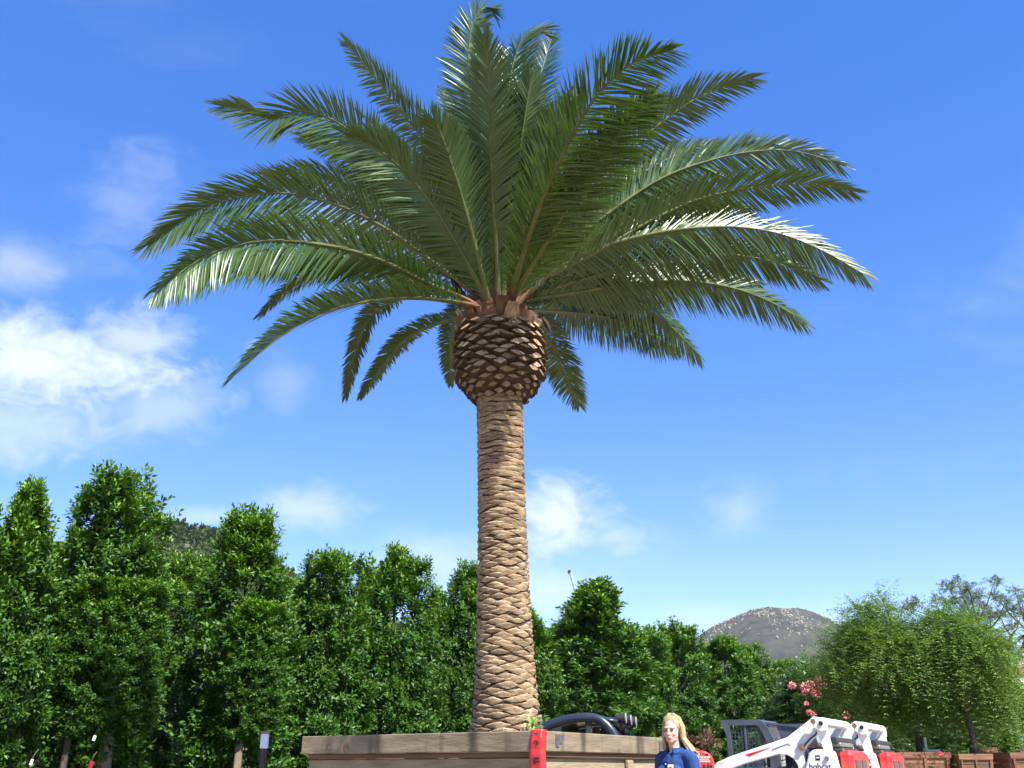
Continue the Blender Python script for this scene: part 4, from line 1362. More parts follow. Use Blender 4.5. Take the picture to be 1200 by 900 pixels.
def feathery(name, label, Y, trunk_px, ztop_px, blobs_px, seed, nspray=5200):
    base = at(trunk_px[0], trunk_px[1], Y)
    g0 = base.z
    t = empty(name, base)
    tag(t, label, 'tree', 'feathery trees in wooden boxes')
    sc = (Y * cp + 3 * sp) / F
    blobs = []
    for (x, y, rx, ry, dy) in blobs_px:
        q = at(x, y, Y + dy + (1.1 if y > 785 else -0.45)) - base
        blobs.append((q.x, q.y, q.z, rx * sc, max(rx, ry) * sc * 0.8, ry * sc))
    V, Fc, tn = spray_mesh(seed, blobs, nspray, 18, 0.62, 0.072, 0.6)
    o = link('crown', np_mesh('crown', V, Fc, tint=tn), M['feather'], t)
    o["kind"] = "stuff"
    rg = random.Random(seed)
    mb_ = MB()
    mb_.tube([(0, 0, 0), (0.05, 0.02, 0.5), (0.0, 0.05, 1.0)], [0.09, 0.075, 0.06], 8)
    branchy(mb_, (0.0, 0.05, 0.95), [(b[0] * 0.9, b[1] * 0.9, b[2] + b[5] * 0.3) for b in blobs], 0.05, rg)
    mb_.build('trunk', M['bark_dark'], t, smooth=True)
    return t

YF = 24.0
feathery('feathery_tree', 'left feathery tree with drooping fine leaves, in the box behind the loaders', YF + 0.5, (1078, 884), 705,
         [(1020, 738, 30, 26, 0), (1004, 768, 34, 30, 0.3), (1045, 765, 40, 34, -0.3), (1012, 800, 40, 26, -0.5), (1058, 806, 44, 30, -0.6), (990, 788, 24, 28, 0.4), (1086, 785, 34, 38, 0.2), (1012, 714, 16, 9, 0.1), (1038, 716, 12, 8, -0.2), (1046, 832, 30, 16, -0.6), (1000, 740, 14, 10, 0.2), (976, 772, 14, 10, 0), (970, 800, 16, 14, 0), (1030, 700, 8, 6, 0), (1062, 738, 12, 10, -0.4), (1068, 830, 18, 12, -0.5)], 301, 6400)
feathery('feathery_tree', 'right feathery tree with rounded drooping crown, in front of the purple flowered tree', YF, (1141, 884), 712,
         [(1108, 745, 30, 26, 0), (1138, 762, 36, 30, 0), (1098, 772, 34, 32, 0.4), (1158, 788, 24, 34, -0.2), (1125, 800, 42, 30, -0.6), (1148, 826, 32, 22, -0.4), (1106, 828, 30, 18, -0.6), (1112, 720, 14, 9, 0), (1132, 728, 12, 9, 0.3), (1166, 757, 14, 12, 0), (1088, 735, 12, 9, 0), (1150, 742, 12, 8, -0.4), (1178, 800, 12, 16, -0.2), (1172, 830, 14, 14, 0)], 302, 6400)

# boxes of the right-hand trees
def nursery_box(label, x0, x1, ytop, Y, rz, hgt=0.95, taper=0.80, plant=None):
    a, b = at(x0, ytop, Y), at(x1, ytop, Y)
    w = (b - a).length / (abs(math.cos(rz)) + 0.0)
    c = (a + b) / 2
    zt = a.z
    zb = gz(c.x, Y + w / 2)
    hgt = zt - zb
    t = empty('nursery_box', (c.x, Y + w / 2, zb), rz)
    tag(t, label, 'wooden box', 'wooden boxes of the right-hand trees')
    for k in range(4):
        Rz = Matrix.Rotation(k * math.pi / 2, 4, 'Z')
        def put(name, mb_, m):
            o = mb_.build(name, m, t)
            o.matrix_basis = Rz
        half = w / 2
        def wall(u0, u1, zl, zh, out, th):
            # a board that follows the sloping side
            f = lambda z: taper + (1 - taper) * z / hgt
            vs = []
            for z in (zl, zh):
                for u in (u0, u1):
                    for d_ in (0, th):
                        vs.append((u * half * f(z), -half * f(z) + 0.03 - out - d_, z))
            m_ = MB(); m_.add(vs, [(0, 1, 3, 2), (4, 6, 7, 5), (0, 4, 5, 1), (2, 3, 7, 6), (0, 2, 6, 4), (1, 5, 7, 3)])
            return m_
        nrow = 5
        for r_ in range(nrow):
            zl = 0.08 + (hgt - 0.08) * r_ / nrow
            zh = 0.08 + (hgt - 0.08) * (r_ + 1) / nrow - 0.012
            put('side_plank', wall(-0.985, 0.985, zl, zh, 0.0, 0.022), M['terra_wood'])
        put('rim_board', wall(-1.02, 1.02, hgt - 0.11, hgt + 0.012, 0.0235, 0.03), M['terra_wood'])
        for u in (-0.93, -0.05, 0.84):
            put('cleat', wall(u, u + 0.10, 0.02, hgt - 0.115, 0.0235, 0.03), M['terra_wood'])
    m_ = MB()
    hw = w / 2 * 0.95
    m_.box((0, 0, hgt - 0.1), (hw * 2, hw * 2, 0.06))
    m_.build('soil', M['soil'], t)
    m_ = MB()
    for sx in (-1, 1):
        m_.box((sx * w * 0.25, 0, 0.04), (0.1, w * 0.75, 0.08))
    m_.build('skid', M['terra_wood'], t)
    return t
nursery_box('reddish wooden box with a red flower tag under the left feathery tree', 1050, 1112, 882, YF - 0.3, R(4))
nursery_box('small tapered wooden box under the right feathery tree', 1125, 1163, 884, YF - 0.5, R(-4))
nursery_box('paler wooden box standing behind the small tapered one', 1148, 1167, 876.5, YF + 2.2, R(5))
nursery_box('wooden box cut by the right edge of the photo', 1181, 1240, 882.5, YF - 0.6, R(3))
# red rosette hung on the first box
q = at(1101, 883.5, YF - 0.43)
fl = empty('red_rosette', q)
tag(fl, 'small bright red bow tied on the rim of the reddish box', 'bow')
m_ = MB()
for k in range(7):
    a = k * 2 * math.pi / 7
    m_.ell((0.04 * math.cos(a), -0.02, 0.03 * math.sin(a)), (0.032, 0.018, 0.022), nu=8, nv=5)
m_.build('petal_loops', M['tape'], fl)
# pale pipe bracket lying on that box
q = at(1084, 868, YF + 0.35)
pb_ = empty('pale_timber', (q.x, q.y, at(1084, 881, YF + 0.35).z - 0.005))
tag(pb_, 'pale L shaped timber prop on the reddish box rim', 'timber')
m_ = MB(); m_.box((0.0, 0, 0.16), (0.05, 0.05, 0.32), bev=0.005); m_.build('upright', M['stucco'], pb_)
m_ = MB(); m_.box((0.17, 0, 0.03), (0.29, 0.05, 0.05), bev=0.005); m_.build('foot', M['stucco'], pb_)

# purple-flowered airy tree behind
YJ = 34.0
jb = at(1196, 893, YJ)
jz = gz(jb.x, YJ)
jac = empty('jacaranda_tree', (jb.x, YJ, jz))
tag(jac, 'airy tall tree with purple flower clumps and bare leaning trunk at right', 'tree')
JO = Vector((jb.x, YJ, jz))
m_ = MB()
main = [Vector((0.12, 0, 0)), at(1192, 868, YJ) - JO, at(1186, 830, YJ) - JO, at(1181, 800, YJ) - JO, at(1182, 775, YJ) - JO]
m_.tube(main, [0.20, 0.17, 0.14, 0.12, 0.10], 9)
cl_px = [(1072, 708, -1), (1062, 712, -.5), (1100, 704, 0), (1110, 688, .6), (1122, 684, 0), (1126, 697, 1), (1136, 690, -1), (1140, 706, 0.5), (1148, 698, 1), (1153, 712, -.6),
         (1165, 682, 0), (1168, 700, .7), (1178, 706, -.8), (1190, 693, .4), (1197, 703, 0), (1186, 716, 1), (1160, 720, -1), (1172, 722, 0.3), (1145, 724, 1), (1196, 722, -.7),
         (1132, 716, -.4), (1205, 735, 0), (1215, 710, .5), (1200, 750, .6), (1188, 736, -1), (1118, 706, -1), (1225, 725, -.5), (1238, 705, 0), (1195, 768, 1), (1178, 756, 0.9)]
jun = [at(1180, 770, YJ) - JO, at(1185, 745, YJ) - JO, at(1160, 738, YJ - .3) - JO, at(1205, 740, YJ + .3) - JO, at(1145, 730, YJ) - JO]
m_.tube([main[-1], jun[0], jun[1]], [0.10, 0.09, 0.05], 7)
m_.tube([main[3], jun[2], jun[4]], [0.08, 0.055, 0.035], 7)
m_.tube([main[3], at(1196, 765, YJ) - JO, jun[3]], [0.08, 0.06, 0.04], 7)
for (x, y, d) in cl_px:
    t_ = at(x, y, YJ + d) - JO
    j = min(jun, key=lambda p: (p - t_).length)
    mid = j.lerp(t_, 0.55) + Vector((0, 0, -0.12))
    m_.tube([j, mid, t_], [0.035, 0.024, 0.010], 5)
m_.build('trunk', M['bark_dark'], jac, smooth=True)
bl = []
for (x, y, d) in cl_px:
    q = at(x, y, YJ + d) - JO
    bl.append((q.x, q.y, q.z, 0.20, 0.20, 0.11))
V, Fc, tn = spray_mesh(401, bl, 1050, 12, 0.26, 0.09, 0.4)
o = link('leaf_clumps', np_mesh('leaf_clumps', V, Fc), M['jac_leaf'], jac); o["kind"] = "stuff"
V, Fc, tn = spray_mesh(402, [(b[0], b[1], b[2] + 0.12, 0.15, 0.15, 0.10) for b in bl], 430, 10, 0.13, 0.07, 0.2)
o = link('flower_clumps', np_mesh('flower_clumps', V, Fc), M['jac_flower'], jac); o["kind"] = "stuff"

def leafy_bush(name, label, cat, Y, blobs_px, seed, nsp, mkey, lsize=0.14, slen=0.4, droop=0.1, leaflets=14, group=None):
    x0 = sum(b[0] for b in blobs_px) / len(blobs_px)
    base = at(x0, 904, Y)
    base.z = gz(base.x, Y)
    t = empty(name, base)
    tag(t, label, cat, group)
    sc = (Y * cp + 2 * sp) / F
    blobs = []
    for (x, y, rx, ry) in blobs_px:
        q = at(x, y, Y + random.uniform(-0.3, 0.3)) - base
        blobs.append((q.x, q.y, q.z, rx * sc, rx * sc * 0.8, ry * sc))
    V, Fc, tn = spray_mesh(seed, blobs, nsp, leaflets, slen, lsize, droop)
    o = link('foliage', np_mesh('foliage', V, Fc, tint=tn), M[mkey], t); o["kind"] = "stuff"
    rg = random.Random(seed)
    m__ = MB()
    for b in blobs:
        m__.tube([(rg.uniform(-.1, .1), rg.uniform(-.1, .1), -0.02), (b[0] * 0.5, b[1] * 0.5, b[2] * 0.5), (b[0], b[1], b[2])], [0.04, 0.03, 0.012], 6)
    m__.build('stems', M['bark'], t)
    return t, base, blobs
YO = 29.0
ol, ob, obl = leafy_bush('oleander_bush', 'dark green bush dotted with pink flowers behind the loaders', 'bush', YO,
    [(945, 808, 26, 26), (975, 815, 26, 28), (935, 840, 24, 26), (965, 850, 34, 26), (990, 838, 24, 28), (1005, 865, 28, 26), (1030, 870, 26, 20), (915, 850, 22, 26)], 501, 2600, 'oleander')
for (x, y, r) in [(944, 806, 7), (949, 803, 6), (954, 812, 5), (960, 796, 6), (963, 800, 7), (958, 808, 5), (976, 806, 5), (980, 805, 4), (964, 793, 4), (928, 803, 5), (943, 812, 4), (960, 815, 4), (948, 835, 4), (953, 836, 4), (992, 838, 5), (945, 824, 3), (957, 803, 5), (951, 808, 6)]:
    q = at(x, y, YO - 1.15) - ob
    n_ = 40
    dd = norm_rows(rng.normal(0, 1, (n_, 3)))
    rs = r * (YO * cp) / F * 0.8
    V, Fc = leaf_arrays(np.array(tuple(q)) + dd * rs * 0.6, dd + rng.normal(0, 0.3, dd.shape), rng.normal(0, 1, dd.shape), np.full(n_, rs * 0.75), np.full(n_, rs * 0.3))
    link('flower_cluster', np_mesh('flower_cluster', V, Fc), M['pink'], ol)
leafy_bush('dry_shrub', 'small brown dry shrub behind the red cabinet right of the person', 'bush', 15.5, [(822, 872, 10, 7), (834, 868, 7, 8), (812, 874, 9, 6)], 502, 90, 'drybush', lsize=0.07, slen=0.16)
leafy_bush('green_bush', 'bright green bush at the right edge below the leaning trunk', 'bush', 38.0, [(1195, 835, 30, 24), (1215, 860, 30, 30), (1180, 868, 20, 24), (1235, 825, 30, 26)], 503, 1500, 'hedge2')
leafy_bush('small_conifer', 'small pale green conical plant beside the box at right', 'bush', 27.5, [(1183, 868, 7, 12), (1181, 878, 9, 10), (1183, 858, 3, 7)], 504, 320, 'feather', lsize=0.07, slen=0.15)
leafy_bush('shade_thicket', 'dark thicket behind the feathery trees and boxes', 'bush', 33.0, [(1020, 850, 50, 50), (1080, 850, 50, 50), (1130, 855, 44, 46), (1165, 865, 26, 40), (1050, 880, 60, 30), (1120, 885, 60, 30)], 505, 3600, 'oleander', lsize=0.2, slen=0.5)

# white-topped post, left
YPst = 13.5
q = at(311, 857, YPst)
post = empty('reflector_post', (q.x, YPst, gz(q.x, YPst)))
tag(post, 'slim post with a white reflector top left of the planter box', 'post')
h = q.z - gz(q.x, YPst)
m_ = MB(); m_.box((0, 0, (h - 0.21) / 2), (0.075, 0.06, h - 0.21), bev=0.006); m_.build('post_body', M['bark_dark'], post)
m_ = MB(); m_.box((0, 0, h - 0.12), (0.095, 0.07, 0.18), bev=0.008); m_.build('reflector', M['whiteplastic'], post)
m_ = MB(); m_.box((0, 0, h - 0.013), (0.10, 0.075, 0.028), bev=0.006); m_.build('cap', M['tan'], post)
# nursery tags
for (x, y, Y, w_, h_, lab, mk) in [(110.5, 865, 14.6, 0.04, 0.07, 'small white tag hanging beside the thick hedge trunk at left', 'whiteplastic'), (37, 893, 13.4, 0.035, 0.07, 'small white tag hanging low at the far left', 'whiteplastic'), (106, 898, 14.6, 0.06, 0.14, 'bit of red ribbon low beside the thick hedge trunk', 'tape')]:
    q = at(x, y, Y)
    t = empty('plant_tag', q)
    tag(t, lab, 'tag')
    m_ = MB(); m_.box((0, 0, 0), (w_, 0.006, h_), rot=Matrix.Rotation(0.25, 3, 'Y')); m_.build('card', M[mk], t)
    m_ = MB(); m_.tube([(0, 0, h_ / 2), (0.01, 0.03, h_ / 2 + 0.06), (0.02, 0.1, h_ / 2 + 0.12)], 0.003, 4); m_.build('string', M['bark'], t)
# thick trunk at (120, 880)
for (x, yt, yb, Y, rpx, lab) in [(122, 858, 905, 15.0, 8.5, 'small tree with thick brown trunk below the tallest left hedge tree'), (278, 856, 905, 16.8, 5, 'small tree with slim pale trunk left of the white topped post'), (75, 872, 905, 14.6, 4, 'small tree with slim dark trunk low in the hedge at left')]:
    q = at(x, 880, Y); r = rpx * Y * cp / F
    tk = empty('hedge_tree', (q.x, Y, gz(q.x, Y)))
    tag(tk, lab, 'tree', 'bare stemmed trees low in the hedge')
    m_ = MB(); m_.tube([(0, 0, -0.03), (0.02, 0, 0.9), (0.01, 0.05, 1.7), (0.03, 0.3, 3.0)], [r * 1.25, r, r * 0.95, r * 0.5], 10); m_.build('trunk', M['bark'] if x != 75 else M['bark_dark'], tk, smooth=True)
    o = link('crown', crown_copies[(int(x) % 3 * 2, 'hedge1')] if (int(x) % 3 * 2, 'hedge1') in crown_copies else list(crown_copies.values())[0], None, tk)
    o["kind"] = "stuff"; o.location = (0.03, 0.25, 1.45); o.scale = (0.55, 0.55, 0.42)

# crane tip behind the hedge
YC = 60.0
p1, p0 = at(668, 671, YC), at(740, 905, YC)
p0.z = gz(p0.x, YC)
cr_ = empty('crane', p0)
tag(cr_, 'slender grey boom tip poking up behind the pointed hedge tree', 'crane')
d = p1 - p0
for (t0, t1, w_) in ((0.0, 0.45, 0.42), (0.45, 0.78, 0.30), (0.78, 1.0, 0.15)):
    m_ = MB(); m_.tube([d * t0, d * t1], w_ / 2, 6); m_.build('boom_section', M['boom'], cr_)
m_ = MB(); m_.tube([d + Vector((-0.05, -0.15, 0.05)), d + Vector((-0.05, 0.15, 0.05))], 0.10, 12); m_.build('sheave', M['plastic'], cr_)
m_ = MB(); m_.box((0, 0, 0.4), (1.6, 1.6, 0.9), bev=0.05); m_.build('pedestal', M['boom'], cr_)

# far pale house at right
q = at(1196, 800, 150.0)
hs_ = empty('far_house', (q.x, 150.0, 10.4))
tag(hs_, 'tiny pale house far off at the right edge', 'house')
hz = 3.6
m_ = MB(); m_.box((0, 0, hz / 2), (11, 8, hz)); m_.build('wall', M['stucco'], hs_)
m_ = MB(); m_.prism([(-6, hz + 0.02), (6, hz + 0.02), (0, hz + 1.8)], 8.6, ax=(1, 0, 0), ay=(0, 0, 1)); m_.build('roof', M['rooftile'], hs_)
for x in (-3, 0, 3):
    m_ = MB(); m_.box((x, -4.03, hz - 1.7), (1.3, 0.08, 1.2)); m_.build('window', M['wglass'], hs_)

# ------------------------------------------------------------------ machines
def text_mesh(txt, size, name='lettering'):
    cu = bpy.data.curves.new(name, 'FONT')
    cu.body = txt
    cu.size = size
    cu.extrude = 0.001
    cu.align_x = 'CENTER'
    ob = bpy.data.objects.new('tmp_text', cu)
    COL.objects.link(ob)
    dg = bpy.context.evaluated_depsgraph_get()
    me = bpy.data.meshes.new_from_object(ob.evaluated_get(dg))
    bpy.data.objects.remove(ob)
    bpy.data.curves.remove(cu)
    me.name = name
    return me

LD = 16.6                       # depth of the first loader's near rear pivot
LYAW = R(30)
SX, SZ = 1236.0 / LD * (math.cos(LYAW) + 0.286 * math.sin(LYAW)), 1328.0 / LD
def lp(px, py):
    """photo pixel on the near arm plane -> loader side coordinates (forward, up)"""
    return (-1.05 + (953 - px) / SX, CAMH + (904 - py) / SZ)
def skid_loader(label, loc, rz, tz):
    t = empty('skid_loader', loc, rz)
    tag(t, label, 'loader', 'white and red loaders parked side by side')
    AR = 0.70
    arm = [lp(*p) for p in [(951, 840), (917, 864), (900, 869.5), (852, 884), (839, 888.5), (826, 894), (815, 905), (818, 914), (832, 906), (863, 895.5), (894, 887.5), (905, 884.5), (916, 885.5), (923, 890), (927, 898), (928, 915), (936, 915), (936, 882), (946, 869), (958, 857), (963, 848), (958, 840)]]
    link_p = [lp(*p) for p in [(953, 850), (967, 850), (972, 886), (963, 886)]]
    cap_p = [lp(*p) for p in [(950, 842), (954, 839.5), (966, 841.5), (969, 845), (969, 857), (961, 858), (953, 853)]]
    tower = [lp(*p) for p in [(944, 884), (949, 879.5), (958, 879), (973, 881.5), (980, 925), (977, 950), (930, 950), (935, 910)]]
    for s in (1, -1):
        m_ = MB(); m_.prism(arm, 0.10, origin=(0, AR * s, 0)); o = m_.build('lift_arm', M['white'], t)
        b = o.modifiers.new('bevel', 'BEVEL'); b.width = 0.012; b.segments = 2
        m_ = MB(); m_.prism(link_p, 0.05, origin=(0, (AR + 0.085) * s, 0)); m_.build('rear_link', M['white'], t)
        m_ = MB(); m_.prism(cap_p, 0.045, origin=(0, (AR + 0.142) * s, 0)); o = m_.build('pivot_plate', M['white'], t)
        b = o.modifiers.new('bevel', 'BEVEL'); b.width = 0.010; b.segments = 2
        m_ = MB(); m_.prism(tower, 0.22, origin=(0, (AR + 0.08) * s, 0)); o = m_.build('side_tower', M['white'], t)
        b = o.modifiers.new('bevel', 'BEVEL'); b.width = 0.03; b.segments = 2
        for (px, py, r, mk) in ((953, 845.5, 0.040, 'brass'), (962, 848, 0.034, 'black')):
            x, z = lp(px, py)
            yy = (AR + 0.142 + 0.024) * s
            m_ = MB(); m_.tube([(x, yy - 0.01 * s, z), (x, yy + 0.014 * s, z)], r, 12); m_.build('pivot_pin', M[mk], t)
        x, z = lp(934.5, 877)
        m_ = MB(); m_.tube([(x, (AR - 0.07) * s, z), (x, (AR + 0.09) * s, z)], 0.045, 12); m_.build('pivot_pin', M['brass'], t)
        # hydraulic cylinder and hose
        a, b2 = lp(937, 879), lp(950, 912)
        m_ = MB(); m_.tube([(a[0], (AR - 0.1) * s, a[1]), (b2[0], (AR - 0.1) * s, b2[1])], 0.045, 10); m_.build('lift_cylinder', M['steel'], t)
        ho = [lp(*p) for p in ((955, 856), (953, 861), (946, 866), (939, 873))]
        m_ = MB(); m_.tube([(u, (AR + 0.065) * s, v) for u, v in ho], 0.013, 6); m_.build('hose', M['plastic'], t)
        a, b2 = lp(937, 874), lp(957, 877)
        m_ = MB(); m_.tube([(a[0], (AR + 0.03) * s, a[1]), (b2[0], (AR - 0.02) * s, b2[1])], 0.028, 8); m_.build('control_link', M['brass'], t)
        # red dart decal, thin grey line, badge, round cap and name on the side
        m_ = MB(); m_.prism([lp(*p) for p in ((864, 884.3), (896, 875.8), (869, 886.5))], 0.004, origin=(0, (AR + 0.0525) * s, 0)); m_.build('red_dart', M['red'], t)
        ln = [lp(*p) for p in ((898, 878.8), (908, 875), (918, 871.5), (921, 873))]
        m_ = MB(); m_.tube([(u, (AR + 0.052) * s, v) for u, v in ln], 0.006, 5); m_.build('pipe', M['steel'], t)
        x, z = lp(954.5, 889)
        m_ = MB(); m_.box((x, (AR + 0.192) * s, z), (0.07, 0.003, 0.075)); bd = m_.build('badge', M['black'], t)
        m_ = MB(); m_.box((x, (AR + 0.195) * s, z + 0.002), (0.045, 0.003, 0.02)); m_.build('badge_mark', M['white'], bd)
        x, z = lp(965, 890)
        m_ = MB(); m_.tube([(x, (AR + 0.18) * s, z), (x, (AR + 0.21) * s, z)], 0.036, 14); m_.build('filler_cap', M['steel'], t)
        me = text_mesh('bobcat', 0.125)
        o = link('lettering', me, M['black'], t)
        x, z = lp(956, 901)
        o.location = (x, (AR + 0.1925) * s, tz)
        o.rotation_euler = (R(90), 0, R(180) if s > 0 else 0)
        m_ = MB(); m_.box((x, (AR + 0.1915) * s, tz - 0.07), (0.34, 0.003, 0.05)); m_.build('red_stripe', M['red'], t)
    # cross tubes between the arms
    x, z = lp(962, 846)
    m_ = MB(); m_.tube([(x, -AR - 0.1, z), (x, AR + 0.1, z)], 0.07, 12); m_.build('cross_tube', M['white'], t)
    x, z = lp(972, 868)
    m_ = MB(); m_.tube([(x, -AR, z), (x, AR, z)], 0.05, 12); m_.build('cross_tube', M['plastic'], t)
    x, z = lp(822, 905)
    m_ = MB(); m_.tube([(x, -AR, z), (x, AR, z)], 0.06, 12); m_.build('cross_tube', M['white'], t)
    # red tailgate with dark grille panels, engine hood
    m_ = MB(); m_.box((-1.42, 0, 1.02), (0.26, 1.24, 1.06), bev=0.07); tg = m_.build('tailgate', M['red'], t)
    for yy in (0.30, -0.18):
        m_ = MB(); m_.box((-1.553, yy, 1.28), (0.02, 0.34, 0.26)); m_.build('grille', M['darkgrille'], tg)
    m_ = MB(); m_.box((-1.553, 0.0, 0.75), (0.02, 0.8, 0.25)); m_.build('grille', M['darkgrille'], tg)
    m_ = MB(); m_.box((-1.0, 0, 1.38), (0.86, 1.14, 0.42), bev=0.04); m_.build('engine_hood', M['plastic'], t)
    m_ = MB(); m_.box((-1.18, 0.1, 1.63), (0.4, 0.9, 0.08), bev=0.02); m_.build('hood_cover', M['steel'], t)
    # chassis
    m_ = MB(); m_.box((-0.25, 0, 0.72), (2.1, 1.06, 0.62), bev=0.03); m_.build('chassis', M['white'], t)
    # cab with rounded frame, mesh sides, sloping rear glass
    CW = 0.47
    lq = lp
    lp_ = lambda a, b: (lq(a, b)[0] + 0.20, lq(a, b)[1])
    cab_o = [lp_(*p) for p in [(843, 841), (846, 839.5), (892, 840), (899, 843), (905, 852), (916, 880), (916, 915), (852, 915), (850, 860)]]
    cab_i = [lp_(*p) for p in [(855, 848.5), (857, 847), (888, 847), (893, 849), (897, 858), (903, 872), (904, 900), (857, 900), (856, 880)]]
    z_off = 0.0
    for s in (1, -1):
        m_ = MB()
        k = len(cab_o)
        vs, fs = [], []
        for yy in (CW * s + 0.025, CW * s - 0.025):
            vs += [(u, yy, v) for u, v in cab_o] + [(u, yy, v) for u, v in cab_i]
        for i in range(k):
            j = (i + 1) % k
            fs += [(i, j, k + j, k + i), (2 * k + i, 3 * k + i, 3 * k + j, 2 * k + j), (i, 2 * k + i, 2 * k + j, j), (k + i, k + j, 3 * k + j, 3 * k + i)]
        m_.add(vs, fs)
        fr_ = m_.build('cab_side_frame', M['cabgrey'], t)
        m_ = MB()
        x0_, x1_ = cab_i[7][0], cab_i[5][0]
        x0_, x1_ = min(x0_, x1_), max(x0_, x1_)
        zt_, zb_ = cab_i[1][1], cab_i[7][1]
        yy = CW * s
        nx_, nz_ = 11, 11
        for i in range(nx_ + 1):
            x = x0_ + (x1_ - x0_) * i / nx_
            zt2 = zt_ if x > lp_(893, 0)[0] else zt_ - (lp_(893, 0)[0] - x) * 2.2
            m_.box((x, yy, (zt2 + zb_) / 2), (0.006, 0.006, max(zt2 - zb_, 0.02)))
        for j in range(nz_ + 1):
            z = zb_ + (zt_ - zb_) * j / nz_
            m_.box(((x0_ + x1_) / 2, yy, z), (x1_ - x0_, 0.006, 0.006))
        m_.box((x0_ + (x1_ - x0_) * 0.62, yy, (zt_ + zb_) / 2), (0.035, 0.02, zt_ - zb_))
        m_.build('mesh_screen', M['cabgrey'], fr_)
        # rear quarter panels with glass behind the side mesh
        qp = [lp_(*p) for p in [(899, 843.5), (924, 846.5), (944, 850), (950, 880), (916, 880), (905, 852)]]
        qi = [lp_(*p) for p in [(903, 847), (914, 848.5), (919, 868), (911, 868)]]
        m_ = MB(); m_.prism(qp, 0.03, origin=(0, (CW - 0.06) * s, 0)); m_.build('rear_quarter', M['cabgrey'], t)
        m_ = MB(); m_.prism(qi, 0.006, origin=(0, (CW - 0.06) * s + 0.02 * s, 0)); m_.build('quarter_glass', M['steel'], t)
    rf = [lp_(*p) for p in [(843, 841), (846, 839.5), (892, 840), (899, 843), (924, 846.5), (944, 850), (944, 852), (924, 849), (899, 846), (891, 843.5), (846, 843)]]
    m_ = MB(); m_.prism(rf, CW * 2 - 0.052, origin=(0, 0, 0)); m_.build('cab_roof', M['cabgrey'], t)
    x, z = lp_(848, 850)
    for s in (1, -1):
        m_ = MB(); m_.box((x - 0.02, 0.40 * s, 1.35), (0.05, 0.05, 1.1)); m_.build('cab_post', M['cabgrey'], t)
    m_ = MB(); m_.box((lp_(880, 0)[0], 0, 1.0), (0.5, 0.55, 0.12), bev=0.03); seat = m_.build('seat', M['plastic'], t)
    m_ = MB(); m_.box((lp_(898, 0)[0], 0, 1.32), (0.12, 0.52, 0.6), bev=0.04); m_.build('seat_back', M['plastic'], seat)
    # wheels
    for x in (0.42, -0.72):
        for s in (1, -1):
            w = empty('wheel'); w.parent = t; w.location = (x, 0.70 * s, 0.40)
            m_ = MB(); m_.lathe([(0.20, -0.13), (0.34, -0.13), (0.39, -0.10), (0.40, 0), (0.39, 0.10), (0.34, 0.13), (0.20, 0.13)], 28, axis='y')
            for kk in range(18):
                a = 2 * math.pi * kk / 18
                m_.box((0.40 * math.cos(a), 0.05 * (1 if kk % 2 else -1), 0.40 * math.sin(a)), (0.03, 0.15, 0.05), rot=Matrix.Rotation(-a, 3, 'Y'))
            m_.build('tyre', M['rubber'], w)
            m_ = MB(); m_.lathe([(0.001, 0.05 * s), (0.10, 0.05 * s), (0.13, 0.09 * s), (0.205, 0.11 * s), (0.205, -0.1 * s)], 20, axis='y'); m_.build('rim', M['white'], w)
    # bucket resting on the ground in front
    bk = [(0.0, 0.03), (0.55, 0.02), (0.55, 0.05), (0.08, 0.08), (0.03, 0.30), (0.10, 0.62), (0.05, 0.64), (-0.04, 0.30)]
    m_ = MB(); m_.prism([(u + 1.05, v) for u, v in bk], 1.6); m_.build('bucket', M['steel'], t)
    for s in (1, -1):
        m_ = MB(); m_.tube([(lp(822, 905)[0], 0.5 * s, lp(822, 905)[1]), (1.06, 0.5 * s, 0.35)], 0.06, 8); m_.build('bucket_arm', M['white'], t)
    return t
fwd = Vector((-math.cos(LYAW), math.sin(LYAW), 0))
lef = Vector((-math.sin(LYAW), -math.cos(LYAW), 0))       # machine's left, towards the camera
rzL = math.atan2(fwd.y, fwd.x)
piv = at(953, 845.5, LD)
o1 = Vector((piv.x, LD, 0)) - fwd * (-1.05) - lef * 0.85
skid_loader('nearer white loader with grey mesh cab and red tailgate beside the person', (o1.x, o1.y, 0), rzL, 1.27)
L2 = 18.2
piv2 = at(1001.5, 851, L2)
o2 = Vector((piv2.x, L2, 0)) - fwd * (-1.05) - lef * 0.85
skid_loader('farther white loader half hidden behind the nearer one, red tailgate at right', (o2.x, o2.y, max(0.0, piv2.z - lp(953, 846)[1])), rzL, 1.37)

# red steel cabinet behind the person
YR = 11.6
a, b = at(800, 879.5, YR), at(839.5, 879.5, YR)
wR = (b - a).length
cab = empty('red_cabinet', ((a.x + b.x) / 2, YR + 0.25, 0), R(-8))
tag(cab, 'red round shouldered steel cabinet with stickers right of the person', 'cabinet')
hR = a.z
prof_ = []
for k in range(7):
    an = R(180 - 90 * k / 6)
    prof_.append((-wR / 2 + 0.11 + 0.11 * math.cos(an), hR - 0.11 + 0.11 * math.sin(an)))
for k in range(7):
    an = R(90 - 90 * k / 6)
    prof_.append((wR / 2 - 0.13 + 0.13 * math.cos(an), hR - 0.13 + 0.13 * math.sin(an)))
prof_ += [(wR / 2 + 0.04, 0.12), (-wR / 2 - 0.04, 0.12)]
m_ = MB(); m_.prism(prof_, 0.45); o = m_.build('housing', M['red'], cab)
bv = o.modifiers.new('bevel', 'BEVEL'); bv.width = 0.02; bv.segments = 2
yF = -0.2275
def cpx(x, y):
    q = at(x, y, YR) - Vector(((a.x + b.x) / 2, YR, 0))
    return q.x / math.cos(R(8)), q.z
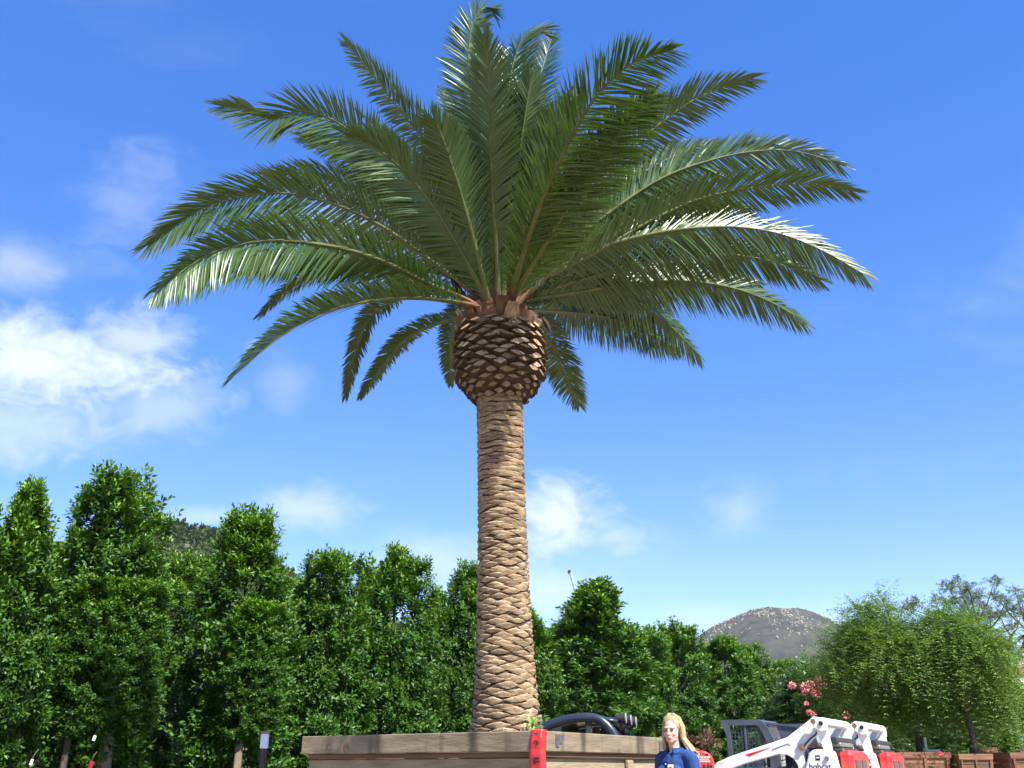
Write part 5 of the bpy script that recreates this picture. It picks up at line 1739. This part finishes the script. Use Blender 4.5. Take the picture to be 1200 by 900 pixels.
for (x, y, w_, h_, mk, nm) in [(821, 889, 0.04, 0.10, 'yellow', 'yellow_sticker'), (830, 887.2, 0.11, 0.018, 'pinklabel', 'label_line'), (829, 889.8, 0.10, 0.016, 'pinklabel', 'label_line'), (830, 892.2, 0.11, 0.018, 'pinklabel', 'label_line'),
                           (829, 898.0, 0.03, 0.035, 'black', 'printed_mark'), (833.5, 897.6, 0.025, 0.035, 'black', 'printed_mark'), (837, 898.2, 0.02, 0.03, 'black', 'printed_mark'),
                           (832, 884.3, 0.03, 0.022, 'black', 'printed_mark'), (822, 884.0, 0.035, 0.018, 'pinklabel', 'label_line')]:
    u, z = cpx(x, y)
    m_ = MB(); m_.box((u, yF, z), (w_, 0.004, h_)); m_.build(nm, M[mk], cab)
m_ = MB()
for k in range(6):
    m_.box((0, yF - 0.002, 0.35 + k * 0.07), (wR * 0.6, 0.012, 0.03))
m_.build('louvre', M['darkgrille'], cab)
for sx in (-1, 1):
    m_ = MB(); m_.box((sx * wR * 0.4, 0, 0.06), (0.06, 0.42, 0.125)); m_.build('foot', M['plastic'], cab)

# dark utility vehicle behind the box
YU = 13.0
U0 = at(690, 858, YU)
UY = R(-14)
utv = empty('utility_vehicle', (U0.x + 0.10, YU + 0.5, 0), UY)
tag(utv, 'dark blue utility vehicle with arched roof and roof lights behind the planter', 'vehicle')
su = 1236.0 / YU * math.cos(UY); sv = 1328.0 / YU
def up_(px, py):
    return ((px - 690) / su, CAMH + (904 - py) / sv)
WU = 0.62
arch = [(628, 870), (634, 860), (641, 853.5), (650, 848.3), (662, 845), (676, 842.2), (690, 841), (700, 841.6), (708, 844.5), (715, 850.5), (721, 858.5), (729, 876), (734, 896)]
AP = [up_(*p) for p in arch]
for s in (-1, 1):
    m_ = MB(); m_.tube([(u, WU * s, v) for u, v in AP], 0.058, 10); m_.build('roll_bar', M['utv'], utv, smooth=True)
    x, z = up_(694, 842)
    m_ = MB(); m_.box((x, (WU - 0.01) * s, (z + 0.95) / 2), (0.085, 0.05, z - 0.95), bev=0.012); m_.build('door_pillar', M['plastic'], utv)
    m_ = MB(); m_.prism([up_(*p) for p in ((630, 872), (645, 853), (662, 848.5), (662, 872))], 0.012, origin=(0, (WU - 0.02) * s, 0)); m_.build('side_glass', M['wglass'], utv)
# roof panel following the arch, running on forward as a visor
vs, fs = [], []
RP = [up_(*p) for p in [(641, 852), (650, 847), (662, 843.6), (676, 840.8), (690, 839.6), (702, 839.6), (716, 841), (727, 843)]]
for (u, v) in RP:
    for yy, dz in ((-WU - 0.03, -0.02), (-WU * 0.5, 0.012), (0, 0.02), (WU * 0.5, 0.012), (WU + 0.03, -0.02)):
        vs.append((u, yy, v + dz))
for i in range(len(RP) - 1):
    for j in range(4):
        q = i * 5 + j
        fs.append((q, q + 1, q + 6, q + 5))
m_ = MB(); m_.add(vs, fs); rfo = m_.build('roof', M['utv'], utv, smooth=True)
sd_ = rfo.modifiers.new('thick', 'SOLIDIFY'); sd_.thickness = 0.03
# windscreen and its header
h0, h1 = up_(717, 844), up_(737, 866)
m_ = MB(); m_.add([(h0[0], -WU + 0.05, h0[1]), (h0[0], WU - 0.05, h0[1]), (h1[0] + 0.12, WU - 0.02, h1[1] - 0.12), (h1[0] + 0.12, -WU + 0.02, h1[1] - 0.12)], [(0, 1, 2, 3)])
ws = m_.build('windscreen', M['glass'], utv); sd_ = ws.modifiers.new('thick', 'SOLIDIFY'); sd_.thickness = 0.006
m_ = MB(); m_.box((h0[0] + 0.05, 0, h0[1] - 0.03), (0.06, WU * 2, 0.05), bev=0.015); m_.build('header_bar', M['plastic'], utv)
for yy in (-0.50, 0.0, 0.50):
    lt = empty('roof_light'); lt.parent = utv; lt.location = (h0[0] + 0.16, yy, h0[1] + 0.02)
    m_ = MB(); m_.tube([(-0.09, 0, 0), (0.04, 0, 0)], [0.05, 0.072], 14); m_.build('light_housing', M['plastic'], lt)
    m_ = MB(); m_.tube([(0.038, 0, 0), (0.048, 0, 0)], 0.062, 14); m_.build('lens', M['lens'], lt)
    m_ = MB(); m_.box((-0.02, 0, -0.07), (0.03, 0.03, 0.06)); m_.build('bracket', M['plastic'], lt)
# seats with tan backs
for yy in (-0.3, 0.3):
    st = empty('seat'); st.parent = utv; st.location = (-0.42, yy, 0)
    m_ = MB(); m_.box((0.18, 0, 0.85), (0.5, 0.5, 0.14), bev=0.04); m_.build('cushion', M['plastic'], st)
    m_ = MB(); m_.box((-0.12, 0, 1.22), (0.13, 0.5, 0.7), bev=0.05, rot=Matrix.Rotation(-0.12, 3, 'Y')); m_.build('backrest', M['tan'], st)
    m_ = MB(); m_.box((-0.17, 0, 1.66), (0.1, 0.26, 0.17), bev=0.04); m_.build('headrest', M['tan'], st)
body = [(-1.35, 0.55), (-1.35, 1.0), (-0.55, 1.02), (-0.5, 0.72), (0.35, 0.70), (0.48, 1.12), (0.75, 1.12), (1.35, 0.98), (1.45, 0.75), (1.42, 0.5), (0.3, 0.42), (-0.5, 0.42)]
m_ = MB(); m_.prism(body, 1.24); bo_ = m_.build('body', M['utv'], utv); b = bo_.modifiers.new('bevel', 'BEVEL'); b.width = 0.04; b.segments = 2
m_ = MB(); m_.tube([(0.35, -0.3, 1.28), (0.5, -0.3, 1.1)], 0.02, 8); m_.lathe([(0.16, -0.015), (0.175, 0), (0.16, 0.015)], 18, c=(0.33, -0.3, 1.3)); m_.build('steering_wheel', M['plastic'], utv)
for sx in (1.449,):
    for yy in (-0.42, 0.42):
        m_ = MB(); m_.box((1.42, yy, 0.84), (0.06, 0.22, 0.10), bev=0.02); m_.build('headlight', M['lens'], utv)
for x in (-0.95, 0.98):
    for s in (1, -1):
        w = empty('wheel'); w.parent = utv; w.location = (x, 0.66 * s, 0.33)
        m_ = MB(); m_.lathe([(0.16, -0.12), (0.29, -0.12), (0.33, -0.08), (0.33, 0.08), (0.29, 0.12), (0.16, 0.12)], 26, axis='y')
        for kk in range(20):
            a_ = 2 * math.pi * kk / 20
            m_.box((0.33 * math.cos(a_), 0.04 * (1 if kk % 2 else -1), 0.33 * math.sin(a_)), (0.02, 0.13, 0.04), rot=Matrix.Rotation(-a_, 3, 'Y'))
        m_.build('tyre', M['rubber'], w)
        m_ = MB(); m_.lathe([(0.001, 0.06 * s), (0.09, 0.06 * s), (0.165, 0.1 * s), (0.165, -0.1 * s)], 18, axis='y'); m_.build('rim', M['steel'], w)

# ------------------------------------------------------------------ the person
def fuse(name, mb_, voxel, smooth, m, parent):
    me = mb_.mesh('tmp')
    ob = bpy.data.objects.new('tmp', me)
    COL.objects.link(ob)
    rm = ob.modifiers.new('r', 'REMESH'); rm.mode = 'VOXEL'; rm.voxel_size = voxel
    if smooth:
        s_ = ob.modifiers.new('s', 'SMOOTH'); s_.iterations = smooth; s_.factor = 0.5
    dg = bpy.context.evaluated_depsgraph_get()
    out = bpy.data.meshes.new_from_object(ob.evaluated_get(dg))
    bpy.data.objects.remove(ob); bpy.data.meshes.remove(me)
    out.name = name
    out.materials.clear()
    return link(name, out, m, parent, smooth=True)
def cap(mb_, pts, rad, n=12):
    """rounded tapering limb"""
    pts = [Vector(p) for p in pts]
    mb_.tube(pts, rad, n)
    for p, r in zip(pts, rad):
        mb_.ell(p, (r, r, r), nu=n, nv=8)
YW = 8.9
wx = at(791, 880, YW).x
person = empty('person', (wx, YW, 0), R(-55))
tag(person, 'person with long blonde hair in blue collared shirt standing beside planter box', 'person')
# local frame: facing -Y
HY_ = R(26)                    # the head turns back towards the camera
Rh = Matrix.Rotation(HY_, 3, 'Z') @ Matrix.Rotation(R(4), 3, 'X')
HC = Vector((0, -0.02, 1.575))  # centre of the head, at eye level
def hd(x, y, z):
    return HC + Rh @ Vector((x, y, z))
bm_ = MB()
def he(x, y, z, r, rot=None):
    bm_.ell(hd(x, y, z), r, rot=Rh if rot is None else Rh @ rot, nu=16, nv=12)
he(0, 0.012, 0.028, (0.073, 0.092, 0.085))           # skull
he(0, -0.026, -0.035, (0.058, 0.058, 0.072))         # face
he(0, -0.050, -0.088, (0.030, 0.028, 0.024))         # chin
he(0, -0.030, -0.075, (0.050, 0.048, 0.030))         # jaw
he(0.033, -0.058, -0.030, (0.022, 0.020, 0.022)); he(-0.033, -0.058, -0.030, (0.022, 0.020, 0.022))   # cheeks
he(0, -0.073, 0.018, (0.048, 0.014, 0.011))          # brow
he(0, -0.088, -0.014, (0.0085, 0.016, 0.026), Matrix.Rotation(R(-16), 3, 'X'))   # nose bridge
he(0, -0.098, -0.033, (0.0125, 0.0125, 0.010))       # nose tip
he(0, -0.078, -0.062, (0.022, 0.012, 0.011))         # mouth
for s in (-1, 1):
    he(0.074 * s, 0.012, -0.012, (0.010, 0.018, 0.030))
cap(bm_, [(0, 0.015, 1.34), (0, 0.005, 1.42), hd(0, 0.01, -0.06)], [0.062, 0.052, 0.050])
# torso, pelvis
bm_.ell((0, 0.0, 1.26), (0.155, 0.095, 0.16)); bm_.ell((0, 0, 1.08), (0.13, 0.09, 0.16)); bm_.ell((0, 0.0, 0.93), (0.155, 0.105, 0.13))
for s in (-1, 1):
    bm_.ell((0.07 * s, -0.075, 1.22), (0.065, 0.055, 0.065))
    cap(bm_, [(0.03 * s, 0.01, 1.37), (0.155 * s, 0.01, 1.345)], [0.05, 0.05])
    # legs
    cap(bm_, [(0.085 * s, 0, 0.90), (0.095 * s, -0.01, 0.50), (0.10 * s, 0.02, 0.10)], [0.082, 0.055, 0.036])
    bm_.ell((0.10 * s, -0.045, 0.05), (0.036, 0.115, 0.036))
# arms: both hang, elbows a little bent
hands = []
for s in (-1, 1):
    sh_, el, wr = Vector((0.175 * s, 0.01, 1.335)), Vector((0.235 * s, 0.03, 1.06)), Vector((0.235 * s, -0.07, 0.83))
    cap(bm_, [sh_, el, wr], [0.047, 0.037, 0.026])
    d = (wr - el).normalized()
    n_in = Vector((-s, 0, 0)); n_in = (n_in - d * n_in.dot(d)).normalized()   # palm faces the thigh
    fw = d.cross(n_in) * s
    if fw.y > 0: fw = -fw
    pc = wr + d * 0.05
    B = Matrix((fw, n_in, d)).transposed()
    bm_.ell(pc, (0.040, 0.015, 0.052), rot=B)
    for f_, (off, ln) in enumerate(((0.030, 0.072), (0.010, 0.080), (-0.010, 0.074), (-0.029, 0.058))):
        b0 = pc + fw * off + d * 0.040
        k1 = b0 + d * ln * 0.45 + n_in * 0.006
        k2 = k1 + d * ln * 0.30 + n_in * 0.016
        k3 = k2 + d * ln * 0.18 + n_in * 0.018
        cap(bm_, [b0, k1, k2, k3], [0.0088, 0.0085, 0.0080, 0.0072], 8)
    t0 = pc + fw * 0.030 - d * 0.022
    cap(bm_, [t0, t0 + fw * 0.026 + d * 0.026 + n_in * 0.008, t0 + fw * 0.036 + d * 0.056 + n_in * 0.018], [0.0125, 0.0105, 0.0085], 8)
body_o = fuse('body', bm_, 0.0048, 4, M['skin'], person)
# shirt with open collar
sm_ = MB()
sm_.ell((0, 0.0, 1.25), (0.172, 0.112, 0.165)); sm_.ell((0, 0, 1.08), (0.152, 0.110, 0.17)); sm_.ell((0, 0.0, 0.95), (0.172, 0.124, 0.13))
cap(sm_, [(0, 0, 0.86), (0, 0, 0.95)], [0.12, 0.12])
for s in (-1, 1):
    sm_.ell((0.07 * s, -0.08, 1.22), (0.074, 0.062, 0.075))
    cap(sm_, [(0.045 * s, 0.012, 1.375), (0.16 * s, 0.012, 1.350)], [0.052, 0.060])
    sh_, el, wr = Vector((0.178 * s, 0.01, 1.335)), Vector((0.24 * s, 0.03, 1.06)), Vector((0.238 * s, -0.055, 0.865))
    cap(sm_, [sh_, sh_.lerp(el, 0.35), el, el.lerp(wr, 0.45), wr], [0.062, 0.060, 0.052, 0.049, 0.044])
    for k in range(5):      # soft sleeve folds
        q = sh_.lerp(el, 0.25 + 0.16 * k)
        sm_.ell(q, (0.064 - 0.003 * k, 0.060 - 0.003 * k, 0.010), rot=Matrix.Rotation(0.5 * (1 if k % 2 else -1), 3, 'Y'))
for k in range(10):
    a = k * 0.63
    cap(sm_, [(0.14 * math.cos(a), 0.09 * math.sin(a), 0.86), (0.125 * math.cos(a + .3), 0.088 * math.sin(a + .3), 1.10), (0.12 * math.cos(a + .45), 0.085 * math.sin(a + .45), 1.25)], [0.022, 0.018, 0.014], 6)
shirt = fuse('shirt', sm_, 0.007, 3, M['shirt'], person)
cm_ = MB()     # stand-up collar with two points, open at the throat
for s in (-1, 1):
    pts = []
    for k in range(9):
        a = R(-70 + 160 * k / 8)          # from throat round to the nape
        cx_, cy_ = 0.070 * math.cos(a) * s, 0.012 + 0.072 * math.sin(a)
        pts.append((Vector((cx_, cy_, 1.392 + 0.012 * math.sin(a))), Vector((cx_ * 1.14, cy_ * 1.12, 1.435 + 0.01 * math.sin(a))), Vector((cx_ * 1.42, cy_ * 1.35 - 0.004, 1.392 - (0.03 if k < 2 else 0.0)))))
    vs, fs = [], []
    for p in pts:
        vs += list(p)
    for k in range(8):
        fs += [(k * 3, k * 3 + 1, k * 3 + 4, k * 3 + 3), (k * 3 + 1, k * 3 + 2, k * 3 + 5, k * 3 + 4)]
    cm_.add(vs, fs)
co_ = cm_.build('collar', M['shirt'], shirt, smooth=True)
sd_ = co_.modifiers.new('thick', 'SOLIDIFY'); sd_.thickness = 0.006
m_ = MB(); m_.box((0.088, -0.146, 1.275), (0.05, 0.004, 0.045), rot=Matrix.Rotation(0.35, 3, 'Z') @ Matrix.Rotation(-0.25, 3, 'X'), bev=0.001); cr = m_.build('crest', M['crest'], shirt)
m_ = MB(); m_.box((0.088, -0.1495, 1.272), (0.03, 0.003, 0.012), rot=Matrix.Rotation(0.35, 3, 'Z') @ Matrix.Rotation(-0.25, 3, 'X')); m_.build('crest_mark', M['tape'], cr)
for k in range(5):
    m_ = MB(); m_.ell((0.0, -0.118 - 0.012 * math.sin(k), 1.30 - 0.085 * k), (0.006, 0.004, 0.006), nu=8, nv=6); m_.build('button', M['whiteplastic'], shirt)
jm = MB()
jm.ell((0, 0, 0.92), (0.165, 0.116, 0.12))
for s in (-1, 1):
    cap(jm, [(0.085 * s, 0, 0.88), (0.096 * s, -0.01, 0.50), (0.10 * s, 0.015, 0.09)], [0.092, 0.068, 0.056])
fuse('jeans', jm, 0.008, 3, M['jeans'], person)
km = MB()
for s in (-1, 1):
    km.ell((0.10 * s, -0.045, 0.052), (0.046, 0.132, 0.045)); km.box((0.10 * s, -0.045, 0.014), (0.086, 0.25, 0.028))
    fuse('shoe', km, 0.007, 2, M['shoe'], person); km = MB()
# face details
for s in (-1, 1):
    m_ = MB(); m_.ell(hd(0.030 * s, -0.0765, -0.002), (0.0125, 0.006, 0.0052), rot=Rh, nu=10, nv=6); m_.build('eye', M['eye'], body_o)
    m_ = MB(); m_.ell(hd(0.031 * s, -0.083, 0.017), (0.019, 0.005, 0.0038), rot=Rh @ Matrix.Rotation(0.10 * s, 3, 'Y'), nu=10, nv=6); m_.build('eyebrow', M['brow'], body_o)
m_ = MB(); m_.ell(hd(0, -0.0885, -0.060), (0.020, 0.005, 0.0042), rot=Rh, nu=12, nv=6); m_.ell(hd(0, -0.088, -0.0665), (0.016, 0.0055, 0.0048), rot=Rh, nu=12, nv=6); m_.build('lips', M['lip'], body_o)
# hair: cap plus many long locks, parted at the side, falling behind the camera-side shoulder
hm = MB()
hm.ell(hd(0, 0.026, 0.042), (0.086, 0.098, 0.088), rot=Rh, nu=18, nv=12)
hm.ell(hd(0, 0.055, -0.02), (0.080, 0.066, 0.10), rot=Rh, nu=16, nv=10)
hr = random.Random(5)
for k in range(130):
    a = R(-62 + 304 * k / 129)            # around the head from one temple over the back to the other
    ca, sa = math.cos(a), math.sin(a)
    x0, y0 = 0.080 * ca, 0.026 + 0.092 * sa
    jx, jy = hr.uniform(-0.012, 0.012), hr.uniform(-0.012, 0.012)
    if sa < -0.45 : 
        continue
    ln = 0.34 + hr.uniform(-0.05, 0.03) - (0.06 if sa < 0 else 0)
    p = [hd(0.02 * ca, 0.0 + 0.03 * sa, 0.128), hd(x0 * 0.8, y0 * 0.8, 0.095), hd(x0 * 1.06 + jx, y0 * 1.05 + jy, 0.02), hd(x0 * 1.10 + jx, y0 * 1.08 + jy, -0.07)]
    q1 = p[-1] + Vector((0.034 * ca + 0.02, 0.025, -0.09)) + Vector((jx, jy, 0))
    q2 = q1 + Vector((0.025 * ca + 0.022, 0.03, -(ln - 0.23)))
    p += [q1, q2]
    if ca < -0.3 and sa < 0.3:
        p = p[:5]
    rr = [0.009, 0.009, 0.0085, 0.008, 0.0075, 0.004][:len(p)]
    cap(hm, p, rr, 6)
fuse('hair', hm, 0.0040, 1, M['hair'], person)

# far rising ground under the house at right
def far_h(X, Y):
    return 12.6 * np.exp(-((X - hs_.location.x) / 60.0) ** 2 - ((Y - 165) / 45.0) ** 2) - 0.6
o = link('far_rise', grid_mesh('far_rise', np.linspace(hs_.location.x - 110, hs_.location.x + 160, 55), np.linspace(60, 280, 45), far_h), M['hill'], smooth=True)
tag(o, kind='structure')

# ------------------------------------------------------------------ air
hz_ = MB(); hz_.box((mpk.x * 0.5, 1150, 140), (3600, 2700, 284))
m = bpy.data.materials.new('air'); m.use_nodes = True
nt = m.node_tree; nt.nodes.clear()
pv = nt.nodes.new('ShaderNodeVolumePrincipled'); ou = nt.nodes.new('ShaderNodeOutputMaterial')
pv.inputs['Color'].default_value = (0.80, 0.88, 1.0, 1)
pv.inputs['Density'].default_value = 0.00007
nt.links.new(pv.outputs[0], ou.inputs['Volume'])
ho_ = hz_.build('haze', m)
tag(ho_, kind='stuff')
